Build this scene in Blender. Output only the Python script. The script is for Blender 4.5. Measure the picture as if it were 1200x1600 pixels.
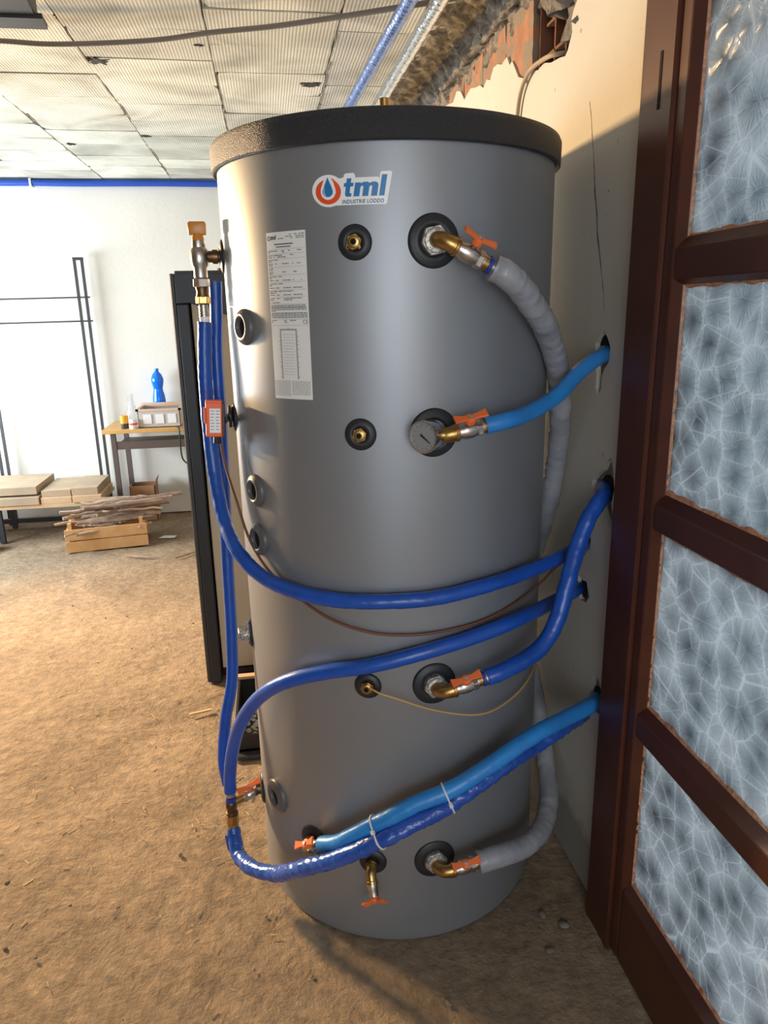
import bpy, bmesh, math, random
from mathutils import Vector, Matrix, noise
random.seed(7)
for o in list(bpy.data.objects): bpy.data.objects.remove(o)
scene = bpy.context.scene
COL = scene.collection
PI = math.pi

# ------------------------------------------------------------------ camera
PITCH, ROLL, HEAD, CAMH, FPX = 0.27247, 0.02098, 0.15070, 1.6214, 1129.47
fh = Vector((math.sin(HEAD), math.cos(HEAD), 0)); r0 = Vector((math.cos(HEAD), -math.sin(HEAD), 0)); zu = Vector((0, 0, 1))
fw = math.cos(PITCH) * fh - math.sin(PITCH) * zu
u0 = math.sin(PITCH) * fh + math.cos(PITCH) * zu
rt = math.cos(ROLL) * r0 - math.sin(ROLL) * u0
upv = math.cos(ROLL) * u0 + math.sin(ROLL) * r0
cam = bpy.data.cameras.new('camera'); camo = bpy.data.objects.new('camera', cam); COL.objects.link(camo)
cam.sensor_fit = 'VERTICAL'; cam.sensor_height = 36.0; cam.lens = FPX / 1600 * 36.0
cam.clip_start = 0.05; cam.clip_end = 200
M = Matrix((rt, upv, -fw)).transposed().to_4x4(); M.translation = (0, 0, CAMH)
camo.matrix_world = M
scene.camera = camo

# ------------------------------------------------------------------ world, lights, exposure
vs = scene.view_settings
vs.view_transform = 'Standard'; vs.look = 'None'; vs.gamma = 1.0; vs.use_curve_mapping = False
vs.exposure = 0.0
w = bpy.data.worlds.new('sky'); scene.world = w; w.use_nodes = True
bg = w.node_tree.nodes['Background']; bg.inputs[0].default_value = (0.80, 0.90, 1.0, 1); bg.inputs[1].default_value = 1.9

def area(name, loc, direction, sx, sy, energy, col, spread=180):
    l = bpy.data.lights.new(name, 'AREA'); l.shape = 'RECTANGLE'; l.size = sx; l.size_y = sy
    l.energy = energy; l.color = col; l.spread = math.radians(spread)
    o = bpy.data.objects.new(name, l); COL.objects.link(o); o.location = loc
    o.rotation_euler = Vector(direction).to_track_quat('-Z', 'Y').to_euler()
    return o
# assumed warm light, set in a narrow high window added to the left wall
area('assumed_warm_light', (-3.10, 4.75, 1.94), (3.4, -2.9, -1.5), 0.45, 0.09, 140, (1.0, 0.64, 0.30), 100)
# assumed cool daylight, through a big window added further back in the left wall
area('assumed_cool_daylight', (-3.12, 4.9, 1.25), (1, 0.15, 0.05), 1.9, 0.95, 150, (0.84, 0.93, 1.0))
# unseen soft fill added behind the camera, shaped to light the tank front
area('front_fill', (0.0, -1.9, 1.75), (0.08, 1, 0), 1.3, 1.1, 29, (0.92, 0.95, 1.0))

# ------------------------------------------------------------------ materials
MATS = {}
class NT:
    def __init__(s, m): s.t = m.node_tree; s.n = s.t.nodes; s.l = s.t.links
    def add(s, typ, **kw):
        nd = s.n.new(typ)
        for k, v in kw.items():
            if k in nd.inputs: nd.inputs[k].default_value = v
            else: setattr(nd, k, v)
        return nd
    def link(s, a, b): s.l.new(a, b)
def mat(name, col, rough=0.5, metal=0.0, var=None, vscale=8.0, bump=0.0, bscale=60.0, spec=0.5, detail=6.0, vdist=(0.35, 0.65), coat=0.0):
    m = bpy.data.materials.new(name); m.use_nodes = True; t = NT(m); b = t.n['Principled BSDF']
    b.inputs['Base Color'].default_value = (*col, 1); b.inputs['Roughness'].default_value = rough
    b.inputs['Metallic'].default_value = metal; b.inputs['Specular IOR Level'].default_value = spec
    b.inputs['Coat Weight'].default_value = coat
    tc = t.add('ShaderNodeTexCoord')
    if var:
        nz = t.add('ShaderNodeTexNoise', Scale=vscale, Detail=detail); t.link(tc.outputs['Object'], nz.inputs['Vector'])
        rp = t.add('ShaderNodeValToRGB'); e = rp.color_ramp.elements
        e[0].position, e[1].position = vdist; e[0].color = (*col, 1); e[1].color = (*var, 1)
        t.link(nz.outputs['Fac'], rp.inputs['Fac']); t.link(rp.outputs['Color'], b.inputs['Base Color'])
    if bump:
        n2 = t.add('ShaderNodeTexNoise', Scale=bscale, Detail=5.0); t.link(tc.outputs['Object'], n2.inputs['Vector'])
        bp = t.add('ShaderNodeBump', Strength=bump, Distance=0.004); t.link(n2.outputs['Fac'], bp.inputs['Height'])
        t.link(bp.outputs['Normal'], b.inputs['Normal'])
    MATS[name] = m
    return m
mat('jacket', (0.295, 0.31, 0.33), 0.44, metal=0.5, var=(0.275, 0.29, 0.31), vscale=3, bump=0.02, bscale=500, spec=0.5)
mat('lid', (0.017, 0.019, 0.023), 0.48, bump=0.9, bscale=380, spec=0.6)
mat('rubber', (0.016, 0.018, 0.022), 0.46, bump=0.05, bscale=200)
mat('rosette', (0.10, 0.10, 0.105), 0.36, bump=0.03, bscale=200)
mat('hole', (0.004, 0.004, 0.004), 0.9)  # near-black that paints in the shade inside holes and bores
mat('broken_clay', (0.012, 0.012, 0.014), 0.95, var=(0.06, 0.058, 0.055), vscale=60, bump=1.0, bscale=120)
mat('brass', (0.55, 0.36, 0.13), 0.32, metal=1.0, var=(0.40, 0.25, 0.09), vscale=40, bump=0.08, bscale=150)
mat('brass_dark', (0.24, 0.15, 0.07), 0.42, metal=1.0, var=(0.12, 0.08, 0.05), vscale=60, bump=0.1, bscale=200)
mat('nickel', (0.62, 0.59, 0.54), 0.33, metal=1.0, var=(0.48, 0.46, 0.43), vscale=50, bump=0.1, bscale=200)
mat('zinc', (0.62, 0.61, 0.58), 0.5, metal=0.8, var=(0.32, 0.31, 0.29), vscale=160, bump=0.25, bscale=250, vdist=(0.45, 0.6))
mat('orange', (0.80, 0.16, 0.035), 0.42, bump=0.05)
mat('orange_box', (0.86, 0.12, 0.02), 0.4)
mat('amber', (0.62, 0.24, 0.03), 0.35, spec=0.5)
mat('blue', (0.010, 0.085, 0.46), 0.30, var=(0.012, 0.075, 0.38), vscale=20, bump=0.12, bscale=40, spec=0.5)
mat('blue_film', (0.012, 0.10, 0.43), 0.24, var=(0.016, 0.065, 0.30), vscale=30, bump=0.9, bscale=55, spec=0.6)
mat('blue_film_pale', (0.03, 0.10, 0.44), 0.17, var=(0.014, 0.07, 0.36), vscale=18, bump=0.9, bscale=55, spec=0.6)
mat('light_blue', (0.022, 0.25, 0.68), 0.36, var=(0.025, 0.20, 0.56), vscale=14, bump=0.35, bscale=45, spec=0.5)
mat('grey_hose', (0.34, 0.35, 0.38), 0.3, var=(0.27, 0.28, 0.31), vscale=14, bump=0.7, bscale=45, spec=0.6)
mat('blue_ring', (0.01, 0.05, 0.32), 0.3)
mat('capillary', (0.16, 0.065, 0.035), 0.5)
mat('yellow_wire', (0.55, 0.34, 0.10), 0.45)
mat('tie', (0.72, 0.74, 0.76), 0.35)
mat('sticker', (0.90, 0.91, 0.91), 0.35)
mat('paper', (0.84, 0.84, 0.82), 0.5)
mat('ink', (0.10, 0.10, 0.11), 0.6)
mat('ink_pale', (0.36, 0.37, 0.38), 0.6)
mat('logo_blue', (0.02, 0.19, 0.47), 0.4)
mat('logo_navy', (0.02, 0.09, 0.22), 0.4)
mat('logo_red', (0.80, 0.085, 0.018), 0.4)
mat('chrome', (0.78, 0.80, 0.82), 0.16, metal=1.0)
mat('dial', (0.27, 0.275, 0.28), 0.2)
mat('black', (0.015, 0.016, 0.018), 0.45)
mat('navy_black', (0.014, 0.019, 0.028), 0.42)
mat('steel_dark', (0.05, 0.052, 0.06), 0.45, metal=0.3)
mat('cream', (0.52, 0.46, 0.36), 0.5, var=(0.48, 0.43, 0.34), vscale=3)
mat('foil_blue', (0.20, 0.32, 0.72), 0.2, metal=0.75, bump=1.0, bscale=60)
mat('foil_silver', (0.75, 0.78, 0.80), 0.18, metal=0.9, bump=1.0, bscale=45)
mat('grey_cable', (0.20, 0.185, 0.17), 0.5, bump=0.1)
mat('blue_pipe', (0.012, 0.07, 0.40), 0.4)
mat('table_wood', (0.62, 0.36, 0.12), 0.5, var=(0.55, 0.30, 0.09), vscale=6)
mat('table_steel', (0.10, 0.075, 0.065), 0.5)
mat('crate_wood', (0.58, 0.31, 0.12), 0.65, var=(0.66, 0.40, 0.18), vscale=10, bump=0.2)
mat('stick', (0.22, 0.145, 0.10), 0.8, var=(0.36, 0.26, 0.20), vscale=18, bump=0.5)
mat('stick_pale', (0.52, 0.36, 0.25), 0.75, var=(0.38, 0.27, 0.20), vscale=20, bump=0.4)
mat('board', (0.42, 0.31, 0.20), 0.7, var=(0.34, 0.26, 0.18), vscale=7, bump=0.2)
mat('board_pale', (0.58, 0.40, 0.24), 0.7, var=(0.50, 0.34, 0.2), vscale=7, bump=0.2)
mat('cardboard', (0.36, 0.19, 0.10), 0.8, var=(0.42, 0.23, 0.13), vscale=5)
mat('bin', (0.52, 0.49, 0.46), 0.4)
mat('bin_rim', (0.62, 0.46, 0.34), 0.5)
mat('bottle_blue', (0.0, 0.16, 0.85), 0.12)
mat('jar_orange', (0.75, 0.36, 0.02), 0.35)
mat('white_paper', (0.75, 0.76, 0.78), 0.6)
mat('stone', (0.14, 0.12, 0.098), 0.9, var=(0.22, 0.19, 0.155), vscale=30, bump=0.3)
mat('straw', (0.55, 0.38, 0.18), 0.7)
mat('putty', (0.42, 0.17, 0.075), 0.8, var=(0.62, 0.36, 0.24), vscale=70, bump=0.6, bscale=200)
mat('door_wood', (0.058, 0.016, 0.010), 0.36, var=(0.088, 0.025, 0.013), vscale=5, bump=0.05, bscale=40, spec=0.5)
mat('brick', (0.43, 0.20, 0.11), 0.9, var=(0.30, 0.155, 0.095), vscale=18, bump=0.8, bscale=90)
def smear():
    t = NT(MATS['brick']); b = t.n['Principled BSDF']; tc = t.add('ShaderNodeTexCoord'); src = b.inputs['Base Color'].links[0].from_socket
    n = t.add('ShaderNodeTexNoise', Scale=14.0, Detail=9.0, Distortion=0.5); t.link(tc.outputs['Object'], n.inputs['Vector'])
    r = t.add('ShaderNodeValToRGB'); r.color_ramp.elements[0].position = 0.46; r.color_ramp.elements[1].position = 0.53; t.link(n.outputs['Fac'], r.inputs['Fac'])
    m = t.add('ShaderNodeMixRGB'); m.inputs[2].default_value = (0.25, 0.20, 0.145, 1); t.link(r.outputs['Color'], m.inputs[0]); t.link(src, m.inputs[1]); t.link(m.outputs[0], b.inputs['Base Color'])
smear()
mat('brick_dark', (0.20, 0.09, 0.05), 0.9, bump=0.5, bscale=90)
mat('mortar', (0.095, 0.083, 0.068), 0.95, var=(0.27, 0.24, 0.195), vscale=20, bump=1.0, bscale=80, vdist=(0.4, 0.62))
mat('mortar_grey', (0.22, 0.20, 0.175), 0.95, var=(0.15, 0.135, 0.115), vscale=30, bump=0.8, bscale=90)
mat('earth_core', (0.13, 0.10, 0.08), 0.95, bump=0.6)
mat('outside_ground', (0.46, 0.46, 0.44), 0.9, var=(0.38, 0.40, 0.36), vscale=0.7)
mat('ash', (0.50, 0.50, 0.50), 0.9, bump=0.3)

def plaster(name, col, col2, dirt, dirt_h):
    m = mat(name, col, 0.85, var=col2, vscale=2.2, vdist=(0.3, 0.75)); t = NT(m); b = t.n['Principled BSDF']
    tc = t.add('ShaderNodeTexCoord')
    base = b.inputs['Base Color'].links[0].from_socket
    # small scuffs and pinholes
    n3 = t.add('ShaderNodeTexNoise', Scale=38.0, Detail=4.0); t.link(tc.outputs['Object'], n3.inputs['Vector'])
    r3 = t.add('ShaderNodeValToRGB'); r3.color_ramp.elements[0].position = 0.70; r3.color_ramp.elements[1].position = 0.76
    t.link(n3.outputs['Fac'], r3.inputs['Fac'])
    mx = t.add('ShaderNodeMixRGB'); mx.inputs[2].default_value = (*dirt, 1); t.link(r3.outputs['Color'], mx.inputs[0]); t.link(base, mx.inputs[1])
    # rising damp / splashed dirt along the foot of the wall, ragged by noise
    sp = t.add('ShaderNodeSeparateXYZ'); t.link(tc.outputs['Object'], sp.inputs[0])
    n4 = t.add('ShaderNodeTexNoise', Scale=5.0, Detail=6.0); t.link(tc.outputs['Object'], n4.inputs['Vector'])
    ma = t.add('ShaderNodeMath', operation='MULTIPLY_ADD'); t.link(n4.outputs['Fac'], ma.inputs[0]); ma.inputs[1].default_value = 0.35; t.link(sp.outputs[2], ma.inputs[2])
    mr = t.add('ShaderNodeMapRange'); mr.inputs[1].default_value = dirt_h + 0.17; mr.inputs[2].default_value = dirt_h + 0.21; mr.inputs[3].default_value = 0.75; mr.inputs[4].default_value = 0.0
    t.link(ma.outputs[0], mr.inputs[0])
    m2 = t.add('ShaderNodeMixRGB'); m2.inputs[2].default_value = (*dirt, 1); t.link(mr.outputs[0], m2.inputs[0]); t.link(mx.outputs[0], m2.inputs[1])
    t.link(m2.outputs[0], b.inputs['Base Color'])
    n5 = t.add('ShaderNodeTexNoise', Scale=26.0, Detail=8.0); t.link(tc.outputs['Object'], n5.inputs['Vector'])
    bp = t.add('ShaderNodeBump', Strength=0.35, Distance=0.004); t.link(n5.outputs['Fac'], bp.inputs['Height']); t.link(bp.outputs['Normal'], b.inputs['Normal'])
    return m
plaster('plaster_right', (0.60, 0.57, 0.50), (0.54, 0.52, 0.46), (0.27, 0.25, 0.22), 0.16)
plaster('plaster_back', (0.74, 0.72, 0.66), (0.68, 0.67, 0.62), (0.62, 0.55, 0.46), 0.0)

plaster('plaster_old', (0.30, 0.28, 0.25), (0.24, 0.23, 0.21), (0.2, 0.18, 0.15), 0.1)

def floor_mat():
    m = mat('dirt', (0.40, 0.315, 0.225), 0.92); t = NT(m); b = t.n['Principled BSDF']; tc = t.add('ShaderNodeTexCoord')
    def nz(s, d=6.0, dist=0.0):
        n = t.add('ShaderNodeTexNoise', Scale=s, Detail=d, Distortion=dist); n.inputs['Roughness'].default_value = 0.62; t.link(tc.outputs['Object'], n.inputs['Vector']); return n.outputs['Fac']
    def ramp(f, p0, p1, c0, c1):
        r = t.add('ShaderNodeValToRGB'); e = r.color_ramp.elements; e[0].position = p0; e[1].position = p1; e[0].color = (*c0, 1); e[1].color = (*c1, 1); t.link(f, r.inputs['Fac']); return r.outputs['Color']
    c1 = ramp(nz(1.6, 8, 0.6), 0.35, 0.68, (0.215, 0.158, 0.103), (0.34, 0.255, 0.17))
    c2 = ramp(nz(28, 8), 0.34, 0.68, (0.68, 0.68, 0.68), (1.18, 1.15, 1.1))
    mx = t.add('ShaderNodeMixRGB', blend_type='MULTIPLY'); mx.inputs[0].default_value = 1.0; t.link(c1, mx.inputs[1]); t.link(c2, mx.inputs[2])
    d = ramp(nz(5, 9, 1.2), 0.60, 0.76, (0, 0, 0), (1, 1, 1))
    m2 = t.add('ShaderNodeMixRGB'); m2.inputs[2].default_value = (0.17, 0.125, 0.085, 1); t.link(d, m2.inputs[0]); t.link(mx.outputs[0], m2.inputs[1])
    s = ramp(nz(130, 2), 0.72, 0.76, (0, 0, 0), (1, 1, 1))
    m3 = t.add('ShaderNodeMixRGB'); m3.inputs[2].default_value = (0.62, 0.55, 0.44, 1); t.link(s, m3.inputs[0]); t.link(m2.outputs[0], m3.inputs[1])
    t.link(m3.outputs[0], b.inputs['Base Color'])
    ad = t.add('ShaderNodeMath', operation='MULTIPLY_ADD'); t.link(nz(75, 12), ad.inputs[0]); ad.inputs[1].default_value = 0.30; t.link(nz(11, 15), ad.inputs[2])
    bp = t.add('ShaderNodeBump', Strength=0.8, Distance=0.022); t.link(ad.outputs[0], bp.inputs['Height']); t.link(bp.outputs['Normal'], b.inputs['Normal'])
floor_mat()

def tile_mat():
    m = mat('clay_tile', (0.56, 0.54, 0.46), 0.85); t = NT(m); b = t.n['Principled BSDF']; tc = t.add('ShaderNodeTexCoord')
    geo = t.add('ShaderNodeNewGeometry')
    oi = t.add('ShaderNodeObjectInfo')
    n = t.add('ShaderNodeTexNoise', Scale=3.2, Detail=10.0, Distortion=0.6); t.link(geo.outputs['Position'], n.inputs['Vector'])
    r = t.add('ShaderNodeValToRGB'); e = r.color_ramp.elements; e[0].position = 0.32; e[1].position = 0.62
    e[0].color = (0.44, 0.44, 0.38, 1); e[1].color = (0.74, 0.74, 0.65, 1); t.link(n.outputs['Fac'], r.inputs['Fac'])
    mr = t.add('ShaderNodeMapRange'); mr.inputs[3].default_value = 0.80; mr.inputs[4].default_value = 1.06; t.link(oi.outputs['Random'], mr.inputs[0])
    mx = t.add('ShaderNodeMixRGB', blend_type='MULTIPLY'); mx.inputs[0].default_value = 1.0; t.link(r.outputs['Color'], mx.inputs[1]); t.link(mr.outputs[0], mx.inputs[2])
    t.link(mx.outputs[0], b.inputs['Base Color'])
    wv = t.add('ShaderNodeTexWave', wave_type='BANDS', bands_direction='X', wave_profile='SIN'); wv.inputs['Scale'].default_value = 25.0; wv.inputs['Distortion'].default_value = 0.15
    t.link(geo.outputs['Position'], wv.inputs['Vector'])
    bp = t.add('ShaderNodeBump', Strength=0.22, Distance=0.004); t.link(wv.outputs['Fac'], bp.inputs['Height']); t.link(bp.outputs['Normal'], b.inputs['Normal'])
tile_mat()
mat('joint', (0.40, 0.38, 0.32), 0.95, var=(0.24, 0.225, 0.19), vscale=6, bump=0.6)

def glass_mat():
    m = bpy.data.materials.new('patterned_glass'); m.use_nodes = True; MATS['patterned_glass'] = m
    t = NT(m); t.n.remove(t.n['Principled BSDF']); out = t.n['Material Output']
    tc = t.add('ShaderNodeTexCoord')
    mp = t.add('ShaderNodeMapping'); mp.inputs['Scale'].default_value = (0.0, 1.0, 1.0); t.link(tc.outputs['Object'], mp.inputs['Vector'])
    V = mp.outputs['Vector']; S = 15.0
    ve = t.add('ShaderNodeTexVoronoi', feature='DISTANCE_TO_EDGE'); ve.inputs['Scale'].default_value = S; t.link(V, ve.inputs['Vector'])
    vf = t.add('ShaderNodeTexVoronoi', feature='F1'); vf.inputs['Scale'].default_value = S; t.link(V, vf.inputs['Vector'])
    # angle around the cell centre -> feathery rays
    sc = t.add('ShaderNodeVectorMath', operation='SUBTRACT'); t.link(V, sc.inputs[0]); t.link(vf.outputs['Position'], sc.inputs[1])
    sp = t.add('ShaderNodeSeparateXYZ'); t.link(sc.outputs[0], sp.inputs[0])
    at = t.add('ShaderNodeMath', operation='ARCTAN2'); t.link(sp.outputs[1], at.inputs[0]); t.link(sp.outputs[2], at.inputs[1])
    cb = t.add('ShaderNodeCombineXYZ'); t.link(at.outputs[0], cb.inputs[0]); t.link(vf.outputs['Distance'], cb.inputs[1])
    rs = t.add('ShaderNodeMapping'); rs.inputs['Scale'].default_value = (7.0, 1.2, 1.0); t.link(cb.outputs[0], rs.inputs['Vector'])
    nr = t.add('ShaderNodeTexNoise', Scale=1.0, Detail=3.0); t.link(rs.outputs[0], nr.inputs['Vector'])
    ln = t.add('ShaderNodeMapRange'); ln.inputs[1].default_value = 0.0; ln.inputs[2].default_value = 0.022; ln.inputs[3].default_value = 1.0; ln.inputs[4].default_value = 0.0; t.link(ve.outputs['Distance'], ln.inputs[0])
    vo = t.add('ShaderNodeMapping'); vo.inputs['Scale'].default_value = (0.0, 0.55, 0.75); vo.inputs['Location'].default_value = (0, 3.7, 1.3); vo.inputs['Rotation'].default_value = (0.5, 0, 0); t.link(tc.outputs['Object'], vo.inputs['Vector'])
    v3 = t.add('ShaderNodeTexVoronoi', feature='DISTANCE_TO_EDGE'); v3.inputs['Scale'].default_value = S; t.link(vo.outputs[0], v3.inputs['Vector'])
    l3 = t.add('ShaderNodeMapRange'); l3.inputs[1].default_value = 0.0; l3.inputs[2].default_value = 0.011; l3.inputs[3].default_value = 1.0; l3.inputs[4].default_value = 0.0; t.link(v3.outputs['Distance'], l3.inputs[0])
    lm_ = t.add('ShaderNodeMath', operation='MAXIMUM'); t.link(ln.outputs[0], lm_.inputs[0]); t.link(l3.outputs[0], lm_.inputs[1]); ln = lm_
    # relief: ridges on the cell borders, fine rays inside
    fa = t.add('ShaderNodeMath', operation='MULTIPLY'); t.link(nr.outputs['Fac'], fa.inputs[0]); t.link(vf.outputs['Distance'], fa.inputs[1])
    hh = t.add('ShaderNodeMath', operation='MULTIPLY_ADD'); t.link(ln.outputs[0], hh.inputs[0]); hh.inputs[1].default_value = 0.45; t.link(fa.outputs[0], hh.inputs[2])
    bp = t.add('ShaderNodeBump', Strength=0.8, Distance=0.010); t.link(hh.outputs[0], bp.inputs['Height'])
    rf = t.add('ShaderNodeBsdfRefraction', Roughness=0.22, IOR=1.35); rf.inputs['Color'].default_value = (0.43, 0.48, 0.51, 1); t.link(bp.outputs['Normal'], rf.inputs['Normal'])
    tl = t.add('ShaderNodeBsdfTranslucent'); tl.inputs['Color'].default_value = (0.93, 0.95, 0.96, 1)
    gl = t.add('ShaderNodeBsdfGlossy', Roughness=0.14); gl.inputs['Color'].default_value = (1, 1, 1, 1); t.link(bp.outputs['Normal'], gl.inputs['Normal'])
    m1 = t.add('ShaderNodeMixShader'); hr = t.add('ShaderNodeMapRange'); hr.inputs[1].default_value = 0.3; hr.inputs[2].default_value = 0.7; hr.inputs[3].default_value = 0.58; hr.inputs[4].default_value = 1.15; t.link(nr.outputs['Fac'], hr.inputs[0]); hd = t.add('ShaderNodeMath', operation='MULTIPLY'); t.link(hr.outputs[0], hd.inputs[0]); t.link(vf.outputs['Distance'], hd.inputs[1]); mf = t.add('ShaderNodeMath', operation='MULTIPLY_ADD', use_clamp=True); t.link(ln.outputs[0], mf.inputs[0]); mf.inputs[1].default_value = 0.6; t.link(hd.outputs[0], mf.inputs[2]); t.link(mf.outputs[0], m1.inputs[0]); t.link(rf.outputs[0], m1.inputs[1]); t.link(tl.outputs[0], m1.inputs[2])
    fr = t.add('ShaderNodeFresnel', IOR=1.45)
    m2 = t.add('ShaderNodeMixShader'); t.link(fr.outputs[0], m2.inputs[0]); t.link(m1.outputs[0], m2.inputs[1]); t.link(gl.outputs[0], m2.inputs[2])
    t.link(m2.outputs[0], out.inputs['Surface'])
glass_mat()
def clear_glass(name, col, rough=0.05):
    m = bpy.data.materials.new(name); m.use_nodes = True; b = m.node_tree.nodes['Principled BSDF']
    b.inputs['Base Color'].default_value = (*col, 1); b.inputs['Transmission Weight'].default_value = 0.9; b.inputs['Roughness'].default_value = rough; b.inputs['IOR'].default_value = 1.3
    MATS[name] = m
clear_glass('clear_glass', (0.92, 0.95, 0.96)); clear_glass('bottle_glass', (0.02, 0.25, 0.95), 0.15)

# ------------------------------------------------------------------ mesh helpers
class MB:
    def __init__(s): s.v = []; s.f = []
    def add(s, vs_, fs):
        k = len(s.v); s.v += [Vector(p) for p in vs_]; s.f += [tuple(i + k for i in f) for f in fs]; return s
    def box(s, x0, x1, y0, y1, z0, z1, M=None):
        P = [(x, y, z) for x in (x0, x1) for y in (y0, y1) for z in (z0, z1)]
        if M is not None: P = [M @ Vector(p) for p in P]
        return s.add(P, [(0, 1, 3, 2), (4, 6, 7, 5), (0, 4, 5, 1), (2, 3, 7, 6), (0, 2, 6, 4), (1, 5, 7, 3)])
    def tube(s, path, r, seg=12, caps=True, rfun=None):
        path = [Vector(p) for p in path]; n = len(path)
        T = [(path[min(i + 1, n - 1)] - path[max(i - 1, 0)]).normalized() for i in range(n)]
        a = T[0].orthogonal().normalized(); V = []
        for i in range(n):
            a = (a - T[i] * a.dot(T[i])).normalized(); b = T[i].cross(a)
            rr = r[i] if isinstance(r, (list, tuple)) else r
            for k in range(seg):
                an = 2 * PI * k / seg; q = rr * (rfun(i, an) if rfun else 1.0)
                V.append(path[i] + (a * math.cos(an) + b * math.sin(an)) * q)
        F = [(i * seg + k, i * seg + (k + 1) % seg, (i + 1) * seg + (k + 1) % seg, (i + 1) * seg + k) for i in range(n - 1) for k in range(seg)]
        if caps: F += [tuple(range(seg))[::-1], tuple((n - 1) * seg + k for k in range(seg))]
        return s.add(V, F)
    def lathe(s, prof, M, seg=32, closed=False):
        V = []; n = len(prof)
        for r, h in prof:
            for k in range(seg):
                a = 2 * PI * k / seg; V.append(M @ Vector((r * math.cos(a), r * math.sin(a), h)))
        m = n if closed else n - 1
        F = [(i * seg + k, i * seg + (k + 1) % seg, ((i + 1) % n) * seg + (k + 1) % seg, ((i + 1) % n) * seg + k) for i in range(m) for k in range(seg)]
        if not closed: F += [tuple(range(seg))[::-1], tuple((n - 1) * seg + k for k in range(seg))]
        return s.add(V, F)
    def prism(s, poly, z0, z1, M=Matrix()):
        n = len(poly)
        V = [M @ Vector((x, y, z0)) for x, y in poly] + [M @ Vector((x, y, z1)) for x, y in poly]
        return s.add(V, [tuple(range(n))[::-1], tuple(range(n, 2 * n))] + [(i, (i + 1) % n, n + (i + 1) % n, n + i) for i in range(n)])
    def hexa(s, r, z0, z1, M, n=6, rot=0.0):
        return s.prism([(r * math.cos(rot + 2 * PI * k / n), r * math.sin(rot + 2 * PI * k / n)) for k in range(n)], z0, z1, M)

def mesh_obj(name, me, m, parent=None, smooth=None):
    if isinstance(m, str): m = MATS[m]
    me.materials.clear(); me.materials.append(m)
    o = bpy.data.objects.new(name, me); COL.objects.link(o)
    if parent is not None: o.parent = parent
    if smooth:
        me.shade_smooth(); me.set_sharp_from_angle(angle=math.radians(smooth))
    return o
def org(p):
    v = Vector((0, 0, 0))
    while p is not None: v += p.location; p = p.parent
    return v
def build(name, mb, m, parent=None, smooth=None, bevel=0.0, bseg=1, loc=None):
    """one mesh object; vertices are given in world space, the origin goes to loc (or the parent's)"""
    me = bpy.data.meshes.new(name)
    base = org(parent); off = Vector(loc) if loc is not None else base
    me.from_pydata([v - off for v in mb.v], [], mb.f)
    bm = bmesh.new(); bm.from_mesh(me); bmesh.ops.recalc_face_normals(bm, faces=bm.faces)
    if bevel:
        es = [e for e in bm.edges if len(e.link_faces) == 2 and e.calc_face_angle(0) > 0.6]
        bmesh.ops.bevel(bm, geom=es, offset=bevel, segments=bseg, affect='EDGES', profile=0.5)
    bm.to_mesh(me); bm.free()
    o = mesh_obj(name, me, m, parent, smooth)
    o.location = off - base
    return o
def thing(name, label, cat, loc, group=None):
    o = bpy.data.objects.new(name, None); COL.objects.link(o); o.location = loc; o.empty_display_size = 0.05
    return tag(o, label, cat, group)
def tag(o, label, cat, group=None):
    o['label'] = label; o['category'] = cat
    if group: o['group'] = group
    return o
def structure(o): o['kind'] = 'structure'; return o
def frame(p, z, x=None):
    """matrix with local z along z"""
    z = Vector(z).normalized(); x = Vector(x) if x is not None else z.orthogonal()
    x = (x - z * x.dot(z)).normalized(); y = z.cross(x)
    m = Matrix((x, y, z)).transposed().to_4x4(); m.translation = p; return m
def smooth_path(pts, step=0.008):
    P = [Vector(p) for p in pts]; P = [P[0] * 2 - P[1]] + P + [P[-1] * 2 - P[-2]]; out = []
    for i in range(1, len(P) - 2):
        p0, p1, p2, p3 = P[i - 1:i + 3]; n = max(2, int((p2 - p1).length / step))
        # centripetal Catmull-Rom
        def tj(t, a, b): return t + max((b - a).length, 1e-6) ** 0.5
        t0 = 0; t1 = tj(t0, p0, p1); t2 = tj(t1, p1, p2); t3 = tj(t2, p2, p3)
        for k in range(n):
            t = t1 + (t2 - t1) * k / n
            a1 = p0 * ((t1 - t) / (t1 - t0)) + p1 * ((t - t0) / (t1 - t0)); a2 = p1 * ((t2 - t) / (t2 - t1)) + p2 * ((t - t1) / (t2 - t1)); a3 = p2 * ((t3 - t) / (t3 - t2)) + p3 * ((t - t2) / (t3 - t2))
            b1 = a1 * ((t2 - t) / (t2 - t0)) + a2 * ((t - t0) / (t2 - t0)); b2 = a2 * ((t3 - t) / (t3 - t1)) + a3 * ((t - t1) / (t3 - t1))
            out.append(b1 * ((t2 - t) / (t2 - t1)) + b2 * ((t - t1) / (t2 - t1)))
    out.append(P[-2]); return out

# ------------------------------------------------------------------ room shell
XW, YB, ZC, XL, YF = 0.81, 6.15, 2.61, -3.2, -2.0
def floor():
    nx, ny = 150, 240; x0, x1, y0, y1 = XL - 0.1, 1.0, YF - 0.1, YB + 0.15; V = []; F = []
    for j in range(ny + 1):
        for i in range(nx + 1):
            x = x0 + (x1 - x0) * i / nx; y = y0 + (y1 - y0) * j / ny
            z = 0.016 * (noise.noise((x * 1.7, y * 1.7, 0))) + 0.007 * noise.noise((x * 7, y * 7, 3)) + 0.004 * noise.noise((x * 19, y * 19, 5))
            d = math.hypot(x - 0.3155, y - 1.932)
            z *= min(1, max(0.15, (d - 0.35) / 0.25))
            V.append((x, y, z - 0.006))
    for j in range(ny):
        for i in range(nx):
            a = j * (nx + 1) + i; F.append((a, a + 1, a + nx + 2, a + nx + 1))
    o = build('floor', MB().add(V, F), 'dirt', smooth=80); structure(o)
floor()

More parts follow.
